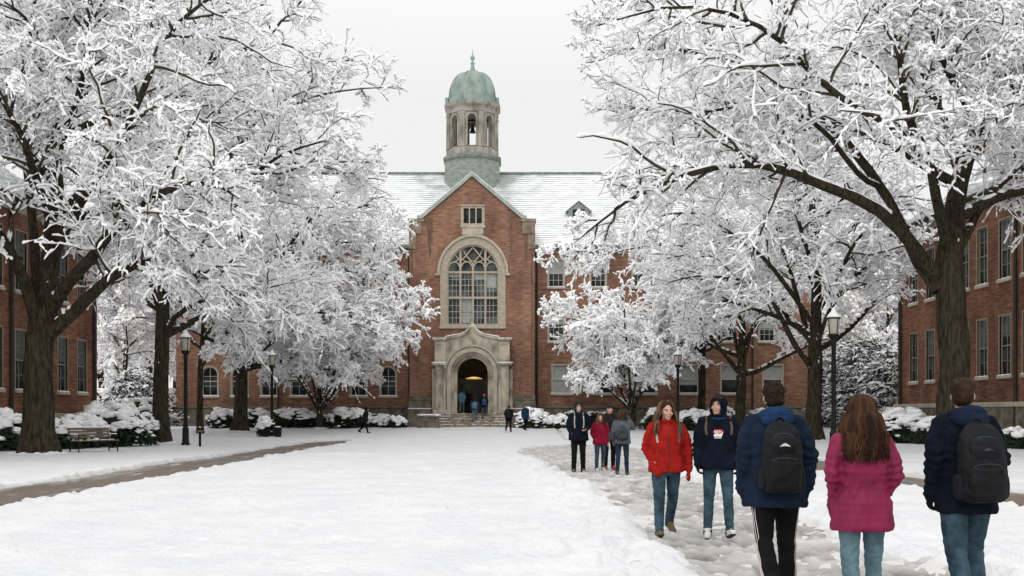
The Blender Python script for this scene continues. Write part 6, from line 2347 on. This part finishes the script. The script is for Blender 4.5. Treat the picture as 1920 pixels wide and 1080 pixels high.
def backpack(P, person, jk, m, label, voxel, w=.17, h=.52, top=1.40, depth=.10, emblem=None, strap_mat=None, straps=True, strap_len=.31, strap_x=.105, seed=0, tilt=0, pocket=True):
    """a rucksack on the wearer's back, a thing of its own"""
    k = P.k
    root = empty('backpack', person.location, person.rotation_euler.z)
    tag(root, label, 'backpack', 'backpacks worn by the walkers')
    zc_ = top - h
    cy = .135 + depth
    mb = MB()
    z = lambda t: zc_ + h * t
    loft(mb, [(P.up(0, cy + dy, z(t)), rx * w * k, ry * depth * k) for t, rx, ry, dy in ((0, .72, .62, 0), (.04, .92, .86, 0), (.15, 1.0, 1.0, .01), (.45, 1.0, 1.0, .012), (.7, .96, .88, .0), (.86, .84, .72, -.012), (.95, .64, .52, -.02), (1.0, .36, .32, -.028))], 28, 3.0)
    main = fuse(mb, 'main_bag', m, root, voxel, 4, wrinkles(.008 * k, 9, seed, (1, 1, 1.4)))
    if pocket:
        mb = MB()
        loft(mb, [(P.up(0, cy + depth * .72 + dy, z(t)), rx * w * k, .052 * ry * k) for t, rx, ry, dy in ((.05, .6, .5, 0), (.09, .78, .9, 0), (.25, .82, 1.15, .004), (.42, .78, 1.0, 0), (.50, .62, .5, -.004))], 24, 3.0)
        fuse(mb, 'front_pocket', m, root, voxel, 3, wrinkles(.006 * k, 11, seed + 2, (1, 1, 1.4)))
        mb = MB()
        loft(mb, [(P.up(0, cy + depth * .62 + dy, z(t)), rx * w * k, .045 * ry * k) for t, rx, ry, dy in ((.53, .55, .5, 0), (.57, .72, .9, 0), (.68, .74, 1.0, 0), (.78, .66, .8, -.008), (.84, .45, .4, -.016))], 24, 3.0)
        fuse(mb, 'upper_pocket', m, root, voxel, 3, wrinkles(.005 * k, 11, seed + 3))
        for s in (-1, 1):
            mb = MB()
            loft(mb, [(P.up(s * w * .96, cy - .01, z(t)), .028 * r * k, .062 * r * k) for t, r in ((.04, .5), (.09, .95), (.22, 1.05), (.33, .9), (.36, .6))], 18, 2.4)
            fuse(mb, 'side_pocket', M['black_nylon'], root, voxel, 2)
        mb = MB()
        for (t0, ww) in ((.505, .60), (.845, .46)):
            pts = drape(main, [P.up(ww * w * math.cos(a), cy + .4, z(t0 - .06 + .05 * math.sin(a))) for a in np.linspace(0, PI, 13)], (0, -1, 0), .003)
            mb.tube(pts, [.0045 * k] * 13, 5)
        a = P.up(ww * w, cy + depth * .9, z(.47)); mb.tube([a, a + Vector((0, .004, -.04))], [.005, .004], 5)
        mb.build('zip', M['grey_nylon'], root, smooth=True)
    mb = MB()
    mb.tube([P.up(.035 * math.cos(a), cy - .05, top - .012 + .045 * math.sin(a)) for a in np.linspace(0, PI, 9)], [.008 * k] * 9, 6)
    mb.build('handle', m, root, smooth=True)
    if straps and jk:
        sm = strap_mat or [m, m]
        for i, s in enumerate((-1, 1)):
            f = drape(jk, [P.up(s * (strap_x + .012 * math.sin(PI * t)), -.5, 1.425 - strap_len * t) for t in np.linspace(0, 1, 12)], (0, 1, 0), .002)
            tp = drape(jk, [P.up(s * strap_x, y, 2.0) for y in (.10, .05, 0, -.05, -.085)], (0, 0, -1), .003)
            mb = MB()
            ribbon(mb, f, .026 * k, (0, -1, 0), .007)
            mb.tube(tp, [.009 * k] * len(tp), 8)
            mb.build('strap', sm[i], root, smooth=False)
    if emblem:
        mb = MB()
        pts = drape(main if not pocket else main, [P.up(-.045 + .09 * t, cy + .5, z(.64) + .028 * math.sin(PI * t) ** .8) for t in np.linspace(0, 1, 9)], (0, -1, 0), .03)
        ref = drape(main, [P.up(0, cy + .5, z(.6))], (0, -1, 0), .006)[0]
        up_pocket = [o for o in root.children if o.name.startswith('upper_pocket')]
        src = up_pocket[0] if up_pocket else main
        top_ = drape(src, [P.up(-.042 + .084 * t, cy + .5, z(.655) + .026 * math.sin(PI * t)) for t in np.linspace(0, 1, 11)], (0, -1, 0), .004)
        bot_ = drape(src, [P.up(-.045 + .090 * t, cy + .5, z(.652) + .006 * math.sin(PI * t)) for t in np.linspace(0, 1, 11)], (0, -1, 0), .004)
        mb.add(top_ + bot_, [(i, i + 1, i + 12, i + 11) for i in range(10)])
        mb.build('emblem', emblem, root, recalc=False)
    return root


def person(name_label, H, x, d, face_deg, legs, arms, lean=0, yaw=0, pitch=0, tilt=0, group=None, z=None, spread=(2, 2), sway=0):
    P = Pose(H, legs, arms, lean, spread=spread, sway=sway)
    zz = tz(x, d) - .045 if z is None else z
    root = empty('person', (x, d, zz), R(face_deg))
    tag(root, name_label, 'person', group)
    return P, root, head_frame(P, yaw, pitch, tilt)


NV = .011
# --- man with the emblem rucksack, walking away
P, rt, HF = person('man seen from behind in blue hooded coat and black striped track trousers', 1.80, 2.14, 8.26, 180, ((10, 8, 0), (-14, 34, -38)), ('swing', 'hang'), 2, yaw=-4)
body(P, rt, HF, NV, face=True, brow=M['hair_dark'])
jk = jacket(P, rt, M['navy'], NV, hem=.76, girth=1.12, flare=.016, arm=1.10, collar='hood', hood_mat=M['hood_blue'], seed=1, wr_amp=.012)
tr = trousers(P, rt, M['black_cloth'], NV, 1, 1.10, 'trousers', 1.12)
mb = MB()
for s in (-1, 1):
    for j, off in enumerate((-.020, 0, .020)):
        path = [P.hip[s].lerp(P.knee[s], t) for t in np.linspace(.05, 1, 10)] + [P.knee[s].lerp(P.ankle[s], t) for t in np.linspace(.1, 1, 10)]
        pts = drape(tr, [p + Vector((s * .5, off + .035, 0)) for p in path], (-s, 0, 0), .003)
        ribbon(mb, pts, .009, (s, 0, 0), .004)
mb.build('side_stripe', M['pink_mark'], rt)
shoes(P, rt, M['shoe_white'], NV)
gloves(P, rt, M['black_cloth'], NV)
short_hair(P, rt, HF, M['hair_dark'], NV, True, 1)
backpack(P, rt, jk, M['black_nylon'], 'black rucksack with pale arc emblem on the blue-coated man', NV, w=.155, h=.545, top=1.43, depth=.088, emblem=M['pink_mark'], seed=1)

# --- woman in the magenta coat
P, rt, HF = person('long-haired woman seen from behind in magenta quilted coat and pale jeans', 1.655, 2.52, 7.3, 180, ((9, 6, 0), (-8, 16, -12)), ('pocket', 'pocket'), 1, yaw=8)
body(P, rt, HF, NV, face=True)
jk = jacket(P, rt, M['magenta'], NV, hem=.735, girth=.97, waist=.178, flare=.034, arm=.86, collar='stand', quilt=True, seed=2, wr_amp=.006)
trousers(P, rt, M['denim_pale'], NV, 2, .98)
shoes(P, rt, M['shoe_brown'], NV)
long_hair(P, rt, HF, [M['hair_red'], M['hair_brown']], NV, .385, 145, 330, 3, flare=.10)

# --- man at the end of the row
P, rt, HF = person('short-haired man seen from behind in dark navy jacket and blue jeans', 1.80, 3.40, 7.6, 184, ((16, 22, 4), (-12, 16, -18)), ('pocket', 'hang'), 2, yaw=-28, pitch=3, spread=(3, 3))
body(P, rt, HF, NV, face=True, brow=M['hair_brown'])
jk = jacket(P, rt, M['navy_dark'], NV, hem=.77, girth=1.05, flare=.0, arm=1.0, collar='hood', hood_mat=M['navy'], seed=3, wr_amp=.012)
trousers(P, rt, M['denim'], NV, 3, 1.12)
shoes(P, rt, M['shoe_white'], NV)
gloves(P, rt, M['black_cloth'], NV)
short_hair(P, rt, HF, M['hair_brown'], NV, False, 2)
backpack(P, rt, jk, M['black_nylon'], 'black rounded rucksack worn by the man nearest the brick building', NV, w=.172, h=.56, top=1.42, depth=.092, emblem=M['grey_nylon'], seed=2)

# --- woman in the red fleece, coming towards us
P, rt, HF = person('woman in red fleece jacket and one red mitten walking towards the camera', 1.68, 1.90, 12.5, 4, ((14, 4, 14), (-14, 22, -24)), ('pocket', ((.285, .02, 1.14), (.285, -.045, .90))), 0, yaw=14, pitch=2)
body(P, rt, HF, .0085, face=True, brow=M['hair_brown'])
jk = jacket(P, rt, M['red_fleece'], NV, hem=.84, girth=1.06, flare=.006, arm=1.06, collar='stand', seed=4, wr_amp=.011)
trousers(P, rt, M['denim'], NV, 4, 1.05)
shoes(P, rt, M['shoe_brown'], NV)
gloves(P, rt, M['red_fleece'], NV, (1,), True)
long_hair(P, rt, HF, [M['hair_fair'], M['hair_brown']], NV, .34, 122, 230, 5, front=True, flare=.095)
mb = MB()
zp = drape(jk, [P.up(.0, -.5, z) for z in np.linspace(.86, 1.46, 24)], (0, 1, 0), .002); ribbon(mb, zp, .010, (0, -1, 0), .004)
pk = drape(jk, [P.up(-.15 + .05 * t, -.5, .94 + .15 * t) for t in np.linspace(0, 1, 9)], (0, 1, 0), .002); ribbon(mb, pk, .010, (0, -1, 0), .004)
mb.build('zip', mat('dark_red_zip', (.12, .012, .012), .6), rt)
backpack(P, rt, jk, M['black_nylon'], 'rucksack with pale and tan straps on the red-fleeced woman', .014, w=.15, h=.44, top=1.38, strap_mat=[M['light_strap'], M['tan_strap']], strap_len=.20, strap_x=.135, seed=4, pocket=False)

# --- companion in the dark hood
P, rt, HF = person('smiling young person in dark navy hood and jeans beside the red-fleeced woman', 1.75, 2.53, 12.45, -6, ((2, 3, 0), (15, 4, 16)), ('hang', 'hang'), 0, yaw=-24, tilt=4)
body(P, rt, HF, .0085, face=True, brow=M['hair_brown'])
jk = jacket(P, rt, M['navy_dark'], NV, hem=.84, girth=1.07, flare=.0, arm=1.08, collar='stand', seed=6, wr_amp=.012)
trousers(P, rt, M['denim_dark'] if False else M['denim'], NV, 6, .98)
shoes(P, rt, M['shoe_white'], NV)
gloves(P, rt, M['black_cloth'], NV, curl=.55)
hood_up(P, rt, HF, M['navy_dark'], .010, M['navy_dark'])
short_hair(P, rt, HF, M['hair_brown'], NV, True, 4)
# printed patch on the chest: red letters over a white figure, too worn to read
pat = ["..RRRRRRRRRRRR..",
       ".RRWRRWWRRWRRRR.",
       "RRWRWRWRRWRWRRRR",
       "RRWRWRWWRWRWRRWR",
       ".RRWRRWRRRWRRRWR",
       "..RRWWWWRRRRWWR.",
       "..WWWRWWWWRWWWW.",
       ".WWRWWWWWWWWWW..",
       ".WWWWRWWWWWWWW..",
       "..WWWWWWRWWWW...",
       "................",
       "..WWWWWWWWWWW..."]
nr_, nc_ = len(pat), len(pat[0])
gp = drape(jk, [P.up(-.062 + .124 * c / nc_ - .010, -.5, 1.33 - .105 * r / nr_) for r in range(nr_ + 1) for c in range(nc_ + 1)], (0, 1, 0), .003)
mb = MB()
fs, ms = [], []
for r in range(nr_):
    for c in range(nc_):
        ch = pat[r][c]
        if ch != '.':
            i = r * (nc_ + 1) + c
            fs.append((i, i + nc_ + 1, i + nc_ + 2, i + 1)); ms.append(0 if ch == 'R' else 1)
mb.add(gp, fs); mb.m = ms
mb.build('chest_print', [M['red_mark'], M['white_mark']], rt, recalc=False)
mb = MB()
limb(mb, [P.up(.075 * math.cos(a), -.02 - .08 * math.sin(a), 1.475 - .02 * math.sin(a)) for a in np.linspace(-.3, PI + .3, 11)], [.020] * 11, 8)
mb.build('collar_scarf', M['hood_blue'], rt, smooth=True)
backpack(P, rt, jk, M['black_nylon'], 'rucksack with tan straps on the dark-hooded young person', .014, w=.15, h=.44, top=1.40, strap_mat=[M['tan_strap'], M['tan_strap']], strap_len=.16, strap_x=.145, seed=6, pocket=False)

# --- the four in the middle distance
MV = .018
gm = 'walkers in the middle of the footpath'
P, rt, HF = person('hooded walker in dark jacket and black trousers at the head of four friends', 1.79, 1.70, 25.9, 2, ((5, 4, 0), (-3, 6, 0)), ('pocket', ((.25, -.02, 1.15), (.16, -.17, 1.08))), 0, pitch=-8, group=gm)
body(P, rt, HF, .012); jk = jacket(P, rt, M['navy_dark'], MV, .80, 1.2, arm=1.15, collar='none', seed=7)
trousers(P, rt, M['black_cloth'], MV, 7, 1.1, 'trousers'); shoes(P, rt, M['shoe_brown'], MV); hood_up(P, rt, HF, M['navy_dark'], .014, M['grey_cloth'])
backpack(P, rt, jk, M['navy_dark'], 'dark rucksack with pale straps on the hooded walker', .02, strap_mat=[M['light_strap'], M['light_strap']], pocket=False, h=.42, w=.15)
P, rt, HF = person('short long-haired girl in crimson jacket and jeans beside the hooded walker', 1.50, 2.30, 26.4, 10, ((4, 3, 0), (-6, 10, -6)), ('pocket', 'hang'), 0, yaw=-15, group=gm)
body(P, rt, HF, .012); jk = jacket(P, rt, M['crimson'], MV, .82, 1.12, arm=1.08, collar='stand', seed=8)
trousers(P, rt, M['denim'], MV, 8); shoes(P, rt, M['shoe_white'], MV); gloves(P, rt, M['light_strap'], MV, (1,), True)
long_hair(P, rt, HF, [M['hair_fair'], M['hair_brown']], MV, .30, 150, 120, 8, front=True, flare=.05)
P, rt, HF = person('dark-hatted walker mostly hidden behind the crimson jacket and the grey jacket', 1.74, 2.62, 27.2, 8, ((4, 3, 0), (-4, 8, -4)), ('pocket', 'pocket'), 0, group=gm)
body(P, rt, HF, .012); jk = jacket(P, rt, M['black_nylon'], MV, .80, 1.12, arm=1.1, collar='hood', seed=9)
trousers(P, rt, M['black_cloth'], MV, 9, 1.05, 'trousers'); shoes(P, rt, M['red_mark'], MV); hat(P, rt, HF, M['black_nylon'], MV)
P, rt, HF = person('walker in grey jacket with brown hair, seen from behind, hand to head', 1.60, 2.72, 25.0, 172, ((6, 4, 0), (-8, 12, -8)), (((.30, -.06, 1.26), (.17, -.06, 1.52)), 'hang'), 2, yaw=20, group=gm)
body(P, rt, HF, .012); jk = jacket(P, rt, M['grey_cloth'], MV, .84, 1.1, arm=1.1, collar='stand', seed=10)
trousers(P, rt, M['denim_dark'], MV, 10); shoes(P, rt, M['shoe_brown'], MV)
long_hair(P, rt, HF, [M['hair_brown'], M['hair_fair']], MV, .16, 150, 120, 10, flare=.03)
backpack(P, rt, jk, M['grey_nylon'], 'slack grey rucksack on the walker in the grey jacket', .02, w=.14, h=.36, top=1.30, depth=.07)
mb = MB(); loft(mb, [(P.up(.28, .08, z), rx * P.k, ry * P.k) for z, rx, ry in ((.92, .07, .05), (.96, .10, .07), (1.08, .10, .07), (1.16, .06, .05))], 18)
bag = empty('shoulder_bag', rt.location, rt.rotation_euler.z); tag(bag, 'small dark shoulder bag hanging at the side of the grey jacket', 'bag')
fuse(mb, 'pouch', M['grey_nylon'], bag, .015, 3)
mb = MB(); mb.tube([P.up(.26, .06, 1.15), P.up(.16, .06, 1.50)], .012, 6); mb.build('strap', M['black_nylon'], bag)

# --- the small figures by the entrance
FV = .026


def far_person(label, H, px, d, face, jm, tm, hairm=None, z=None, legs=((8, 6, 0), (-10, 16, -10)), arms=('pocket', 'pocket'), lean=2, pack=None, hooded=False, pitch=0, long=False):
    P, rt, HF = person(label, H, sp(px, d), d, face, legs, arms, lean, group='people near the hall entrance', z=z, pitch=pitch)
    body(P, rt, HF, .016, face=False)
    jk = jacket(P, rt, jm, FV, .80, 1.12, arm=1.1, collar='none' if hooded else 'stand', seed=int(px))
    trousers(P, rt, tm, FV, 1, 1.05)
    shoes(P, rt, M['sole'], FV)
    if hooded: hood_up(P, rt, HF, jm, .02)
    elif long: long_hair(P, rt, HF, [hairm], FV, .25, 150, 70, 3)
    else: short_hair(P, rt, HF, hairm, FV, False, 3)
    if pack:
        backpack(P, rt, jk, pack[0], pack[1], .03, w=.17, h=.48, pocket=False, straps=False)


step = lambda n_: HZ + (PZ - HZ) * n_ / 5 - .01
M['sky_blue'] = fabric('light_blue_jacket', (.09, .20, .30), .3, 6)
far_person('person in light blue jacket at the edge of the doorway', 1.68, 866, 72.4, 178, M['sky_blue'], M['grey_cloth'], M['hair_dark'], PZ)
far_person('brown-haired person in blue top climbing the middle of the steps', 1.72, 890, 70.6, 180, M['blue_nylon'], M['denim_pale'], M['hair_brown'], step(2), ((28, 34, 6), (-6, 6, -6)), pack=(M['denim_pale'], 'pale blue rucksack on the person climbing the middle steps'), long=True)
far_person('red-haired person in dark jacket climbing the steps with blue rucksack', 1.76, 908, 71.0, 182, M['navy_dark'], M['grey_cloth'], M['red_mark'], step(3), ((24, 30, 6), (-6, 6, -6)), pack=(M['blue_nylon'], 'bright blue rucksack on the red-haired climber'))
far_person('reddish-haired walker in black with black rucksack heading for the steps', 1.74, 954, 64.5, 172, M['black_cloth'], M['black_cloth'], M['hair_red'], None, ((6, 4, 0), (-16, 30, -20)), pack=(M['black_nylon'], 'small black rucksack on the black-clad walker heading for the steps'))
far_person('walker in teal blue jacket striding near the snow-buried bush', 1.74, 985, 66.5, 30, M['hood_blue'], M['black_cloth'], M['hair_dark'], None, ((18, 6, 4), (-18, 20, -20)), ('hang', 'pocket'))
far_person('stooped walker in black coat crossing in front of the domed shrub', 1.72, 684, 63.5, 75, M['black_nylon'], M['black_cloth'], M['hair_dark'], None, ((22, 6, 6), (-20, 24, -24)), lean=12, hooded=True, pitch=15)
far_person('dark figure standing far back inside the doorway', 1.75, 876, 74.6, 170, M['black_cloth'], M['black_cloth'], M['hair_dark'], PZ, ((2, 2, 0), (-2, 2, 0)))
